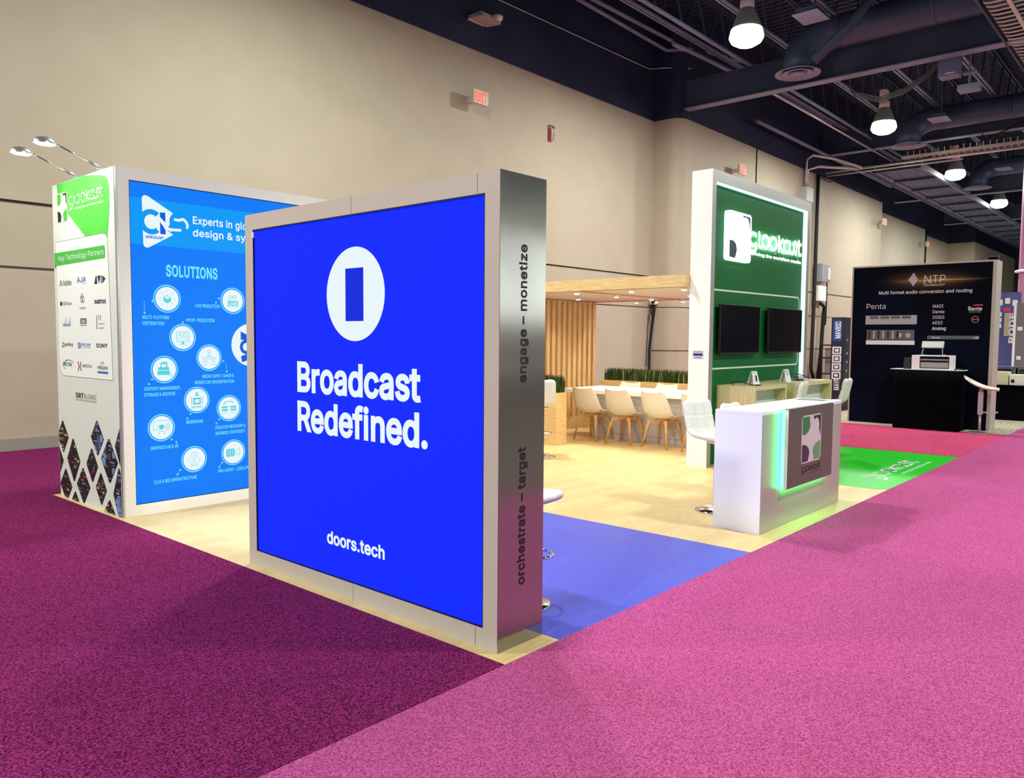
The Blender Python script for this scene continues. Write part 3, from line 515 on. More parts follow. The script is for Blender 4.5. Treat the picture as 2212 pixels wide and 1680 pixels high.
b = B(); b.box(-14, 75, -26.3, -26, -0.03, 2.6, 0); b.box(-14, 75, -26.3, -26, 2.6, 7.79, 1); b.box(-14, 75, -26.3, -26, 7.79, DK, 2)
struct(b.done('wall_front', [mat('drape', (74,60,60), 0.9), mat('front_wall_paint', (245,246,246), 0.7), mat('front_wall_upper', (84,88,70), 0.7)]))

# ribbed roof deck, ribs along Y
b = B(); x = 8.0; k = 0
prof = []
while x < 64:
    prof += [(x, DK), (x+0.10, DK), (x+0.13, DK+0.07), (x+0.23, DK+0.07)]; x += 0.26
for (x0, z0), (x1, z1) in zip(prof, prof[1:]):
    b.quad([(x0,-26,z0),(x1,-26,z1),(x1,13.2,z1),(x0,13.2,z0)])
b.quad([(-14,-26,DK),(8,-26,DK),(8,13.2,DK),(-14,13.2,DK)]); b.quad([(64,-26,DK),(75,-26,DK),(75,13.2,DK),(64,13.2,DK)])
struct(b.done('ceiling', DECK, fix=False))

# I-beams across the hall and open-web joists between them
def ceiling_beam(x, y0=-26, y1=11.33, z=8.0):
    b = B()
    b.box(x, x+0.30, y0, y1, z, z+0.03, 1); b.box(x+0.13, x+0.17, y0, y1, z+0.03, z+0.72, 0); b.box(x, x+0.30, y0, y1, z+0.72, z+0.76, 0)
    return struct(b.done('ceiling_beam', [STEELP, STEELL]))
for x, z in ((20.0, 8.0), (30.35, 8.5), (39.6, 8.0), (48.8, 8.0)): ceiling_beam(x, z=z)
def ceiling_joist(y, x0=9.0, x1=60.0):
    b = B()
    for s in (-0.05, 0.05):
        b.box(x0, x1, y+s-0.025, y+s+0.025, 9.30, 9.35, 1); b.box(x0, x1, y+s-0.025, y+s+0.025, DK-0.08, DK-0.02, 0)
    n = int((x1-x0)/0.62)
    for k in range(n):
        xa = x0+(x1-x0)*k/n; xb = x0+(x1-x0)*(k+1)/n
        za, zb = (9.33, DK-0.05) if k % 2 else (DK-0.05, 9.33)
        b.bar((xa, y, za), (xb, y, zb), 0.035, 0.035, 0)
    return struct(b.done('ceiling_joist', [STEELP, STEELL]))
for y in (10.4, 8.75, 7.1, 5.45, 3.8, 2.15, 0.5): ceiling_joist(y)

# wall trims: ledge, groove, base
DARKLINE = mat('groove_shadow_gap', (62,56,50), 0.8)
b = B(); b.box(-14, 19.9, WB-0.035, WB, 3.40, 3.47); struct(b.done('trim_1', WALLP))
b = B(); b.box(-14, 19.89, WB-0.012, WB-0.002, 3.372, 3.398); b.box(20.35, 37.98, 11.336, 11.348, 3.38, 3.41); struct(b.done('trim_2', DARKLINE))
b = B(); b.box(-14, 19.88, WB-0.008, WB-0.002, 2.49, 2.515)
pth = wall_path()[1:13]
def path_strip(b, z0, z1, off=0.006):
    pc = [(19.9, 12.15)]+wall_path()[2:13]+[(21.5, 11.35)]
    for (x0, y0), (x1, y1) in zip(pc, pc[1:]):
        d = Vector((x1-x0, y1-y0, 0)).normalized(); n = Vector((d.y, -d.x, 0))*off
        b.quad([(x0+n.x,y0+n.y,z0),(x1+n.x,y1+n.y,z0),(x1+n.x,y1+n.y,z1),(x0+n.x,y0+n.y,z1)])
path_strip(b, 2.49, 2.51); path_strip(b, 1.245, 1.27)
struct(b.done('trim_3', DARKLINE))
b = B(); b.box(-14, 19.9, WB-0.02, WB-0.001, 0.004, 0.17); struct(b.done('baseboard_back', mat('base_grey', (150,146,136), 0.6)))

# aisle carpets, grey carpet
def carpet(label, m, boxes):
    b = B()
    for x0, x1, y0, y1 in boxes: b.box(x0, x1, y0, y1, -0.029, 0.006)
    return tag(b.done('aisle_carpet', m), label, 'carpet')
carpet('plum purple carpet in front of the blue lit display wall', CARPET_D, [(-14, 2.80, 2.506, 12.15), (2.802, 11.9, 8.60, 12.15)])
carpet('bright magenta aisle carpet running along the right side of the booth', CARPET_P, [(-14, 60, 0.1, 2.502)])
carpet('rose red carpet between the green floor graphic and the black booth', CARPET_R, [(12.152, 15.62, 2.506, 12.1), (15.62, 37.5, 6.1, 11.3)])
b = B(); b.box(15.63, 30, 2.506, 6.09, -0.029, 0.006)
tag(b.done('booth_carpet', CARPET_G), 'speckled grey carpet under the black audio booth', 'carpet')

b = B(); b.box(-14, 60, -20, 0.095, -0.029, 0.004)  # added out of view: keeps carpet pink out of reflections and bounce
tag(b.done('booth_carpet', two_tone('carpet_umber', (92,80,76), (118,104,98), noise=30, rough=1.0, spec=0.05)), 'unseen dark umber carpet opposite the booth, added against pink reflections', 'carpet')
# ------------------------------------------------------------------ lamps of the hall
def high_bay(x, y, z, label, shown=True):
    t = thing('high_bay_lamp', label, 'lamp', (x, y, z), 'high bay lamps under the black ceiling')
    if shown:
        b = B(); b.lathe([(0.13,0.62),(0.17,0.56),(0.23,0.42),(0.30,0.24),(0.345,0.06),(0.355,0.0),(0.34,0.0),(0.29,0.22),(0.22,0.42),(0.13,0.56)], (x,y,z), 28)
        b.done('reflector', mat('lamp_reflector', (150,162,156), 0.4, 0.0), t)
        b = B(); b.lathe([(0.325,0.17),(0.352,0.06),(0.36,0.0),(0.31,-0.09),(0.19,-0.16),(0,-0.18)], (x,y,z), 28); b.done('lens', BULB, t)
        b = B(); b.lathe([(0,0.96),(0.10,0.96),(0.10,0.80),(0.15,0.78),(0.15,0.60),(0,0.60)], (x,y,z), 16); b.box(x-0.22, x+0.10, y-0.09, y+0.09, z+0.94, z+1.10)
        b.done('housing', mat('lamp_housing', (226,220,218), 0.45), t)
        b = B(); b.tube([(x,y,z+1.08),(x,y,DK-0.01)], 0.012, 6); b.done('hanger', RUBBER, t)
    ld = bpy.data.lights.new('high_bay_light', 'AREA'); ld.shape = 'DISK'; ld.size = 0.7; ld.energy = LAMP_W; ld.color = (0.95, 1.0, 0.93)
    lo = bpy.data.objects.new('high_bay_light', ld); C.objects.link(lo)
    if shown: lo.parent = t; lo.location = (0, 0, -0.19)
    else: lo.location = (x, y, z-0.19)
    return t
for x, lab in ((16.18, 'nearest and largest high bay lamp glowing under the black ceiling'), (25.63, 'second high bay lamp back from the camera, above the green wall'),
               (34.6, 'third high bay lamp back, right of the ribbed walkway start'), (43.1, 'farthest small high bay lamp at the right edge of the ceiling')):
    high_bay(x, 7.7, 8.0, lab)
def far_lamp(x, y, e=1.0):
    """unseen hall lamps: the rows carried on, others added only for their light"""
    ld = bpy.data.lights.new('hall_light', 'AREA'); ld.shape = 'DISK'; ld.size = 0.7; ld.energy = LAMP_W*e; ld.color = (0.95, 1.0, 0.93)
    lo = bpy.data.objects.new('hall_light', ld); C.objects.link(lo); lo.location = (x, y, 7.8)
for x, y, e in ((7.0, 7.7, 0.9), (-3.5, 8.5, 1.4), (7.0, -2.2, 1.0), (16.2, -2.2, 0.9), (25.4, -2.2, 0.9), (-5.5, 2.0, 1.5), (34.6, -2.2, 1.0), (20, -20, 1.6), (54, -20, 1.6), (-2, -19, 1.5), (52, 7.7, 1)):  # the front wall ones are added to brighten its reflection in the end panel
    far_lamp(x, y, e)

for x in (27, 37, 47):  # unseen spots added to brighten the front wall mirrored in the end panel
    ld = bpy.data.lights.new('added_wall_wash', 'SPOT'); ld.energy = 18500; ld.spot_size = 1.5; ld.spot_blend = 0.7; ld.shadow_soft_size = 0.2; ld.color = (0.95, 1.0, 0.95)
    lo = bpy.data.objects.new('added_wall_wash', ld); C.objects.link(lo); lo.location = (x, -14, 9.6)
    lo.rotation_euler = Vector((0, -12, -4.4)).to_track_quat('-Z', 'Y').to_euler()

# ------------------------------------------------------------------ ducts, diffusers, trays, pipes
def duct(x, label, o=0.5, y=7.75):
    t = thing('air_duct', label, 'duct', (x, y, 8.0), 'round air ducts with ceiling diffusers')
    zd = 8.88
    pts = [(x+o, -20, zd), (x+o, y-0.7, zd)] + [(x+o*(1-a/90), y-0.7+0.7*math.sin(math.radians(a)), zd-0.6+0.6*math.cos(math.radians(a))) for a in range(15, 91, 15)] + [(x, y, 8.04)]
    b = B(); b.tube(pts, 0.36, 20)
    for yy in (6.8, 4.8, 2.8): b.tube([(x+o, yy, zd), (x+o, yy+0.06, zd)], 0.375, 20)
    b.done('duct_pipe', DUCT, t)
    b = B()
    b.lathe([(0.30,0.10),(0.53,0.0),(0.52,-0.02),(0.38,0.05),(0.30,0.06)], (x,y,8.0), 32)
    b.lathe([(0.36,0.0),(0.35,-0.03),(0.22,0.03)], (x,y,8.0), 28); b.lathe([(0.17,-0.005),(0.16,-0.035),(0.06,0.0),(0,0.0)], (x,y,8.0), 24)
    b.done('diffuser', DIFF, t)
    return t
duct(19.1, 'round grey duct bending down to the nearest ceiling diffuser', 0.3)
duct(28.45, 'round duct with a diffuser hanging just above the lattice tray')
duct(38.0, 'farthest round duct and diffuser beside the ribbed walkway', 0.5, 7.6)
for x, y, lab in ((17.5, 6.85, 'flat square grille box left of the nearest duct elbow'), (28.1, 6.77, 'square grille box beside the middle round duct'), (37.7, 6.62, 'small far square grille box above the walkway')):
    t = thing('ceiling_grille', lab, 'ceiling vent', (x, y, 8.6), 'square ceiling grilles')
    b = B(); b.box(x-0.30, x+0.30, y-0.22, y+0.22, 8.62, 8.74); b.tube([(x+0.2,y,8.74),(x+0.2,y,DK)], 0.02, 6); b.done('box', DUCT, t)
    b = B(); b.box(x-0.36, x+0.36, y-0.28, y+0.28, 8.60, 8.619); b.done('grille', DIFF, t)

# ribbed walkway under the roof
t = thing('ribbed_walkway', 'long ribbed metal walkway hanging under the ceiling along the hall', 'walkway', (32, 8.9, 7.9))
b = B(); y = 8.25
while y < 9.65:
    b.quad([(31.6,y,7.98),(64,y,7.98),(64,y+0.05,7.98),(31.6,y+0.05,7.98)]); b.quad([(31.6,y+0.05,7.98),(64,y+0.05,7.98),(64,y+0.06,8.03),(31.6,y+0.06,8.03)])
    b.quad([(31.6,y+0.06,8.03),(64,y+0.06,8.03),(64,y+0.11,8.03),(31.6,y+0.11,8.03)]); b.quad([(31.6,y+0.11,8.03),(64,y+0.11,8.03),(64,y+0.12,7.98),(31.6,y+0.12,7.98)]); y += 0.12
b.done('deck', STEELL, t, fix=False)
for k in range(14):
    b = B(); b.box(31.6+2.4*k, 31.68+2.4*k, 8.18, 9.78, 7.88, 7.975); b.done('crossbar', STEELP, t)
for y0 in (8.16, 9.72):
    b = B(); b.box(31.6, 64, y0, y0+0.07, 7.9, 8.1); b.done('side_rail', STEELL, t)
for y0 in (9.95, 10.1):
    b = B(); b.tube([(31.6, y0, 7.96), (64, y0, 7.96)], 0.032, 8); b.done('conduit', STEELL, t)
for k in range(7):
    for y0 in (8.19, 9.75):
        b = B(); b.tube([(32+4.8*k, y0, 8.05), (32+4.8*k, y0, DK-0.02)], 0.015, 6); b.done('hanger_rod', STEELP, t)

# pale wire tray, top right
PALE = mat('pale_wire', (205,200,190), 0.4, 0.3)
t = thing('wire_cable_tray', 'bright wire cable tray at the top right corner of the ceiling', 'cable tray', (19, 2.7, 8.0))
b = B()
for k in range(42):
    x = 14.6+0.24*k
    b.tube([(x, 3.55, 8.10), (x, 3.52, 8.02), (x, 3.42, 8.0), (x, 1.2, 8.0)], 0.024, 6)
rg = b.done('rungs', PALE, t)
for y0 in (3.12, 2.0):
    b = B(); b.bar((14.4, y0, 7.97), (24.6, y0, 7.97), 0.07, 0.03); b.done('stringer', PALE, t)
b = B(); b.box(14.4, 24.6, 3.58, 3.62, 7.98, 8.16); b.done('side_rail', STEELP, t)
for x in (16, 20.6, 24.4):
    b = B(); b.tube([(x, 3.6, 8.1), (x, 3.6, DK-0.02)], 0.02, 6); b.done('hanger_rod', STEELP, t)

# lattice tray under the second beam
t = thing('ladder_cable_tray', 'ladder cable tray with upright teeth running across below the second beam', 'cable tray', (30.0, 7, 7.9))
b = B()
for x in (29.72, 30.28): b.box(x-0.02, x+0.02, 2.5, 8.3, 7.86, 7.96)
b.done('side_rail', PALE, t)
b = B()
for k in range(30):
    y = 2.6+0.19*k
    b.box(29.74, 30.26, y-0.02, y+0.02, 7.87, 7.90); b.box(29.71, 29.73, y-0.015, y+0.015, 7.90, 8.1)
b.done('rungs', PALE, t)
b = B(); b.tube([(30.0, 2.5, 7.80), (30.0, 11.0, 7.80)], 0.05, 10); b.done('conduit', GALV, t)
b = B(); b.tube([(30.15, 6.5, 7.70), (30.15, 11.0, 7.70)], 0.03, 8); b.done('conduit', GALV, t)
for y in (3, 6, 8.2):
    b = B(); b.tube([(30.28, y, 7.93), (30.40, y, 8.51)], 0.02, 6); b.done('bracket', STEELP, t)

# pipes along the dark upper wall and the ceiling
def pipe(pts, r, label, m=STEELL):
    b = B(); b.tube(pts, r, 8); return tag(b.done('ceiling_pipe', m), label, 'pipe', 'pipes under the ceiling')
pipe([(4, 11.9, 9.78), (15.8, 11.8, 9.74), (19.8, 11.8, 9.66), (20.2, 11.2, 9.66)], 0.05, 'lower of two parallel pipes high on the dark upper wall')
pipe([(4, 11.8, 9.92), (16.2, 11.75, 9.9), (20.15, 11.7, 9.93), (22.7, 11.0, 9.95)], 0.055, 'upper of two parallel pipes high on the dark upper wall')
pipe([(4, 12.16, 8.95), (13.27, 12.16, 9.06), (19.5, 12.16, 9.15), (19.8, 11.8, 9.18), (20.3, 11.3, 9.18)], 0.014, 'thin conduit sloping across the dark upper wall', GALV)
pipe([(17.96, 10.5, 9.02), (18.79, 10.5, 9.07), (23.0, 10.5, 9.2), (29.0, 10.5, 9.25), (29.0, 10.5, 9.31)], 0.055, 'pipe passing behind the nearest high bay lamp')
pipe([(11.0, 9.55, 8.9), (36.0, 9.55, 8.9)], 0.05, 'long pipe under the joists left of the diffusers')
pipe([(24.0, 11.0, 8.45), (37.9, 11.0, 8.45)], 0.06, 'pipe close to the upper wall beyond the round corner')
pipe([(21.0, 9.6, 8.55), (33.0, 9.6, 8.55)], 0.03, 'upper of a pair of pale conduits behind the first beam', GALV)
pipe([(21.0, 9.45, 8.45), (33.0, 9.45, 8.45)], 0.03, 'lower of a pair of pale conduits behind the first beam', GALV)
pipe([(14.0, 9.9, 9.2), (14.0, 3.0, 9.2)], 0.045, 'short cross pipe near the top edge above the lamps')
pipe([(21.6, -4, 8.5), (21.6, 11.2, 8.5)], 0.04, 'cross pipe just behind the first beam')

pipe([(18.38, 5.7, 9.25), (18.38, 6.3, 8.55), (18.38, 7.1, 7.97)], 0.12, 'thick dark brace slanting down to the nearest ceiling diffuser', STEELP)
b = B(); b.tube([(24.8, 11.335, 6.2), (24.8, 11.335, 7.78)], 0.02, 6); tag(b.done('wall_pipe', RUBBER), 'thin black pipe on the wall just behind the top of the green wall', 'pipe')
b = B(); b.tube([(48.7, 12.17, 2.6), (48.7, 12.17, 7.78)], 0.05, 6); tag(b.done('wall_pipe', RUBBER), 'black pipe on the far stepped wall above the black booth', 'pipe')
b = B(); b.tube([(30.0, 4.2, 8.9), (30.0, 4.78, 8.6), (30.0, 5.94, 8.15), (30.0, 7.7, 7.84), (30.0, 9.4, 7.86)], 0.025, 6); tag(b.done('ceiling_cable', RUBBER), 'single cable sagging over the ladder cable tray', 'cable')
t = thing('hall_window', 'small dark window high up at the far end of the hall', 'window', (60, 11.25, 6.5))
b = B(); b.box(59.9, 60.0, 11.16, 11.29, 6.3, 7.2); b.box(59.9, 60.0, 10.5, 10.6, 6.3, 7.2); b.box(59.9, 60.0, 10.6, 11.16, 7.1, 7.2); b.done('frame', STEELL, t)
b = B(); b.box(59.93, 59.97, 10.6, 11.16, 6.3, 7.1); b.done('pane', BLACKG, t)
b = B()
for s in (0, 0.05, 0.1):
    b.tube([(20.4, 3.6+s, 9.3), (20.4, 4.0+s, 8.95), (20.45, 4.8, 8.2-s), (20.5, 5.3, 7.8-s), (20.5, 5.75, 7.56-s), (20.5, 6.3, 7.48-s), (20.5, 6.85, 7.7-s), (20.5, 7.1, 8.0)], 0.018, 6)
tag(b.done('ceiling_cable', mat('cable_grey', (84,82,86), 0.6)), 'bundle of loose cables sagging below the first beam', 'cable')
t = thing('ceiling_speaker', 'grey box speaker hanging at the first beam right of the cables', 'speaker', (20.7, 4.8, 7.66))
b = B(); b.box(20.42, 20.8, 4.58, 5.0, 7.66, 8.3, 0, 0.02); b.done('cabinet', mat('box_grey', (110,112,150), 0.5), t)
b = B(); b.box(20.405, 20.417, 4.66, 4.84, 7.70, 7.72); b.done('strip', PAPER, t)
b = B(); b.box(20.45, 20.8, 4.7, 4.9, 8.3, 8.75); b.done('mount', STEELP, t)
t = thing('projector', 'small grey projector on a bracket right of the hanging box', 'projector', (20.9, 4.4, 7.36))
b = B(); b.box(20.75, 21.1, 4.22, 4.66, 7.36, 7.50, 0, 0.02); b.done('body', STEELL, t)
b = B(); b.tube([(20.9, 4.44, 7.5), (20.9, 4.44, 8.9)], 0.025, 8); b.box(20.8, 21.0, 4.3, 4.58, 7.75, 7.79); b.done('bracket', STEELL, t)

# access point on the upper wall
t = thing('wall_antenna', 'flat grey panel antenna with round sensor on the dark upper wall', 'antenna', (12.4, 11.8, 8.2))
b = B(); b.prism([(12.0,11.86,8.22),(12.02,11.46,8.18),(12.62,11.52,8.18),(12.6,11.92,8.22)], (0,0,0.05)); b.done('panel', mat('panel_grey', (170,156,150), 0.5), t)
b = B(); b.lathe([(0,-0.08),(0.08,-0.07),(0.12,-0.02),(0.12,0.03),(0,0.05)], (12.75,11.75,8.42), 16); b.box(12.3,12.8,11.8,12.199,8.36,8.44); b.done('sensor', WHITEF, t)
b = B(); b.tube([(12.3,11.8,8.25),(12.3,11.8,8.4),(12.3,12.199,8.4)], 0.02, 6); b.done('bracket', STEELP, t)

# ------------------------------------------------------------------ things on the back wall
RED_L = mat('exit_red', (255,62,52), 0.5, emit=1.5, sample=False)
def exit_sign(x, y, z, s, label, full=False):
    t = thing('exit_sign', label, 'exit sign', (x, y, z), 'exit signs on the back wall')
    b = B(); b.box(x-0.06*s, x+0.06*s, y-0.28*s, y-0.001, z-0.05, z+0.05); b.box(x-0.22*s, x+0.22*s, y-0.36*s, y-0.28*s, z-0.14*s, z+0.14*s); b.done('housing', mat('sign_box', (206,200,180), 0.5), t)
    # the lit face looks to the right of the picture and to the front
    f = Pl('Y', y-0.36*s); b = B(); ptext(b, f, 'EXIT', x-0.18*s, x+0.18*s, z-0.10*s, 0.2*s, 0, 0.03, 0.004); b.done('lettering', RED_L, t)
    return t
exit_sign(12.36, 12.2, 6.68, 1.0, 'red EXIT sign box high on the back wall, left of the fire extinguisher sign')
exit_sign(23.1, 11.35, 6.80, 1.0, 'red EXIT sign just above the top left of the green wall')
exit_sign(37.3, 11.35, 6.83, 1.0, 'red EXIT sign high on the wall above the black booth')
exit_sign(47.9, 12.2, 6.90, 1.0, 'farthest tiny red EXIT sign on the stepped wall')

t = thing('fire_extinguisher_sign', 'dark red fire extinguisher cut-out sign on the beige wall', 'sign', (15.15, 12.19, 6.5))
pl = Pl('Y', 12.195); b = B()
MAROON = mat('sign_maroon', (110,16,34), 0.6)
poly(b, pl, [(15.05,6.33),(15.19,6.32),(15.195,6.62),(15.17,6.67),(15.14,6.69),(15.08,6.67),(15.05,6.62)])
poly(b, pl, [(15.03,6.64),(15.05,6.70),(15.10,6.73),(15.31,6.735),(15.315,6.655),(15.24,6.69),(15.14,6.70),(15.07,6.685),(15.045,6.64)])
for k in range(4): poly(b, pl, [(15.22+0.012*k,6.36+0.06*k),(15.24+0.012*k,6.36+0.06*k),(15.31,6.43+0.05*k),(15.30,6.44+0.05*k)])
b.done('panel', MAROON, t)

# conduit, boxes and cables beyond the green wall
WY = 11.35
t = thing('wall_conduit', 'silver conduit with two bends and a junction box above the green wall', 'conduit', (28.8, WY, 7))
b = B(); b.tube([(28.72,WY-0.12,7.1),(28.72,WY-0.12,8.1),(28.85,WY-0.3,8.25),(29.3,10.4,8.1),(29.7,9.6,7.75)], 0.05, 10); b.tube([(28.85,WY-0.12,7.1),(28.85,WY-0.12,7.75),(29.0,10.9,7.85),(29.7,9.8,7.75)], 0.05, 10); b.done('pipe', GALV, t)
b = B(); b.box(28.5, 29.15, WY-0.25, WY-0.001, 6.6, 7.1); b.done('junction_box', mat('box_pale', (178,178,174), 0.5), t)
b = B()
b.tube([(29.95,WY-0.1,7.75),(29.95,WY-0.1,6),(29.93,WY-0.1,3),(29.75,WY-0.15,1.9),(29.7,WY-0.15,0.5),(29.9,WY-0.2,0.05)], 0.07, 8)
b.tube([(30.05,WY-0.1,7.7),(30.4,WY-0.4,7.5),(30.9,WY-0.3,7.72),(31.4,WY-0.2,7.9)], 0.02, 6); b.tube([(30.05,WY-0.1,7.75),(30.6,WY-0.4,7.62),(31.2,WY-0.2,7.95)], 0.02, 6)
tag(b.done('wall_cable', RUBBER), 'thick black cable bundle running down the wall right of the green wall', 'cable')
t = thing('electrical_box', 'grey electrical switch box on the wall right of the green wall', 'switch box', (30.6, WY, 3.8))
b = B(); b.box(30.15, 30.95, WY-0.3, WY-0.001, 3.8, 4.48, 0, 0.02); b.done('cabinet', mat('box_steel', (150,152,156), 0.45), t)
b = B(); b.box(30.7, 30.8, WY-0.36, WY-0.301, 3.9, 4.35); b.done('lever', PAPER, t)
b = B(); b.box(30.15, 30.9, WY-0.2, WY-0.001, 3.08, 3.66, 0, 0.02); b.box(30.5, 30.56, WY-0.215, WY-0.2, 3.15, 3.2)
tag(b.done('junction_box', WHITEF), 'white square box below the grey switch box', 'junction box')
b = B(); b.tube([(31.05,WY-0.05,4.35),(31.1,WY-0.1,4.42),(31.2,WY-0.1,4.38),(31.2,WY-0.1,2.5),(31.15,WY-0.1,2.2),(31.22,WY-0.1,2.5)], 0.03, 6); tag(b.done('hook_cable', RUBBER), 'thin dark hook cable hanging right of the switch box', 'cable')
b = B(); b.tube([(30.4,WY-0.12,3.0),(30.45,WY-0.2,2.97),(30.75,WY-0.2,2.85),(30.8,WY-0.15,2.6),(30.65,WY-0.15,1.0),(30.3,WY-0.2,0.1)], 0.07, 8); tag(b.done('power_cable', RUBBER), 'black power cable looping down from the white box', 'cable')
t = thing('equipment_rack', 'grey equipment rack with black frame standing by the back wall', 'rack', (30.6, 10.2, 0))
b = B(); b.box(30.3, 31.2, 9.9, 10.9, 0.35, 1.3); b.done('case', mat('rack_grey', (124,122,112), 0.6), t)
b = B()
for x, y in ((30.2,9.8),(31.3,9.8),(30.2,11.0),(31.3,11.0)): b.box(x-0.03,x+0.03,y-0.03,y+0.03,0.006,1.4)
for z in (0.3, 0.9, 1.38): b.box(30.2,31.3,9.78,9.82,z,z+0.05); b.box(30.18,30.22,9.8,11.0,z,z+0.05)
b.done('frame', BLACK, t)
b = B(); b.box(30.1,30.19,9.95,10.4,0.06,0.28); b.done('case_label', mat('label_red', (200,30,50), 0.6), t)

# cable drop on the wall behind the table
b = B(); b.tube([(19.82,12.10,2.60),(19.84,12.05,2.45),(19.83,12.12,1.9),(19.78,12.15,1.3),(19.7,12.1,0.74),(19.6,12.1,0.1)], 0.035, 8)
b.tube([(19.75,12.1,2.62),(19.7,12.05,2.3),(19.78,12.05,2.15),(19.83,12.05,2.45)], 0.02, 6); b.tube([(19.7,12.15,2.3),(19.65,12.15,1.6),(19.6,12.15,0.8)], 0.012, 6)
tag(b.done('cable_bundle', RUBBER), 'black cable bundle hanging down the wall behind the meeting table', 'cable')
t = thing('wall_connector', 'white cable connector at the top of the black bundle behind the canopy', 'connector', (19.8, 12.1, 2.6))
b = B(); b.box(19.7,19.88,11.95,12.12,2.58,2.75,0,0.02); b.done('housing', WHITEF, t); b = B(); b.tube([(19.6,11.98,2.62),(19.72,11.98,2.7)], 0.04, 8); b.done('plug', RUBBER, t)
b = B(); b.box(20.66, 20.74, 11.32, 11.349, 1.38, 1.52); tag(b.done('wall_socket', INK), 'small black wall socket left of the white pillar', 'socket')

# ================================================================== THE BOOTH
b = B(); b.box(2.804, 12.148, 2.503, 8.59, -0.03, 0.0)
tag(b.done('vinyl_flooring', VINYL), 'pale oak plank flooring of the booth between the display walls', 'flooring')
DECB = two_tone('decal_blue', (66,76,184), (76,88,196), scale=(1,6,1), noise=8, rough=0.4, spec=0.4)
DECG = two_tone('decal_green', (30,196,32), (36,206,38), scale=(1,6,1), noise=8, rough=0.3, spec=0.45)
b = B(); b.box(3.242, 5.57, 2.504, 5.0, 0.0, 0.002)
tag(b.done('floor_decal', DECB), 'violet blue floor graphic beside the blue lit display wall', 'floor graphic')
t = thing('floor_decal', 'bright green floor graphic with white lettering right of the white counter', 'floor graphic', (10.5, 3, 0))
b = B(); c_ = arc_pts((9.05, 2.66), 0.155, 180, 270, 6)
b.prism([(x, y, 0) for x, y in [(12.147, 2.505)]+[(12.147, 4.07), (8.9, 4.07)]+c_], (0,0,0.002)); b.done('sheet', DECG, t)
b = B()
class PlF(Pl):
    def __call__(s, a, z, off=0): return (a, z, 0.003+off*0.3)
pf = PlF('Z', 0)
glook(b, pf, 9.52, 11.30, 2.80, 0.165, 0.030, 0, 0.003)
text(b, 'driving the workflow media', (10.15, 2.665, 0.0045), (1.25, 0, 0), (0, 0.055, 0), 0, 0.0)
b.done('lettering', PAPER, t)

# ------------------------------------------------------------------ the blue lit display wall (doors)
BLUE = lightbox('lit_blue', (0,38,255), 1.0, True)
BLUED = lightbox('lit_blue_deep', (0,42,225), 0.95)
LITW = lightbox('lit_white', (232,246,250), 1.0)
X0 = 2.881
t = thing('display_wall', 'tall silver framed display wall with a lit blue fabric face', 'display wall', (3.05, 3.8, 0))
pl = Pl('X', X0); pe = Pl('Y', 2.626)
b = B()
ya, yb, za, zb = 2.73, 4.90, 0.107, 2.316
b.box(X0, 3.232, 2.63, ya, 0.0, 2.42); b.box(X0, 3.232, yb, 4.995, 0.0, 2.42)
b.box(X0, 3.232, ya, yb, 0.0, za); b.box(X0, 3.232, ya, yb, zb, 2.42)
b.done('frame', SILVERF, t)
b = B(); b.box(X0, 3.236, 2.626, 2.6295, 0.0, 2.42); b.done('end_panel', MIRROR, t)['label'] = 'brushed reflective silver end panel'
b = B()
for yy in (2.783, 3.812):
    for z0, z1 in ((0.0, za-0.002), (zb+0.002, 2.42)): rect(b, pl, yy+0.0015, yy-0.0015, z0, z1, 0, 0.0006)
b.done('panel_seam', mat('seam', (110,104,100), 0.7), t)
b = B(); b.box(X0+0.01, 3.20, ya+0.002, yb-0.002, za+0.002, zb-0.002)
fs = b.done('fabric_screen', BLUE, t)
b = B(); px = Pl('X', X0+0.004)
for q in ((ya,ya+0.006,za,zb),(yb-0.006,yb,za,zb),(ya,yb,za,za+0.006),(ya,yb,zb-0.008,zb)): b.box(X0+0.001, X0+0.012, *q)
b.done('screen_edge', mat('edge_navy', (8,14,70), 0.6), t)
b = B(); ps = Pl('X', X0+0.01)
disc(b, ps, (3.794, 1.849), 0.277, 0, 0.0015, 72); rect(b, ps, 3.881, 3.709, 1.69, 2.002, 1, 0.003)
b.done('logo', [LITW, BLUED], t)
b = B(); ptext(b, ps, 'Broadcast', 4.397, 3.213, 1.250, 0.188, 0, 0.027, 0.0015, 0, 0.93); b.done('lettering', LITW, t)
b = B(); ptext(b, ps, 'Redefined.', 4.399, 3.158, 0.998, 0.187, 0, 0.027, 0.0015, 0, 0.93); b.done('lettering', LITW, t)
b = B(); ptext(b, ps, 'doors.tech', 4.087, 3.525, 0.310, 0.078, 0, 0.026, 0.0015, 0, 0.94)
b.done('lettering', LITW, t)
b = B()
def etext(s, z0, z1): text(b, s, (3.084, 2.6245, z0), (0, 0, z1-z0), (-0.058, 0, 0), 0, 0.02)
etext('orchestrate \u2013 target', 0.317, 1.037); b.done('side_lettering', INK, t); b = B(); etext('engage \u2013 monetize', 1.370, 2.072)
b.done('side_lettering', INK, t)
b = B(); b.box(X0-0.004, X0+0.006, 4.888, 4.905, 2.26, 2.30); b.done('clip', PAPER, t)

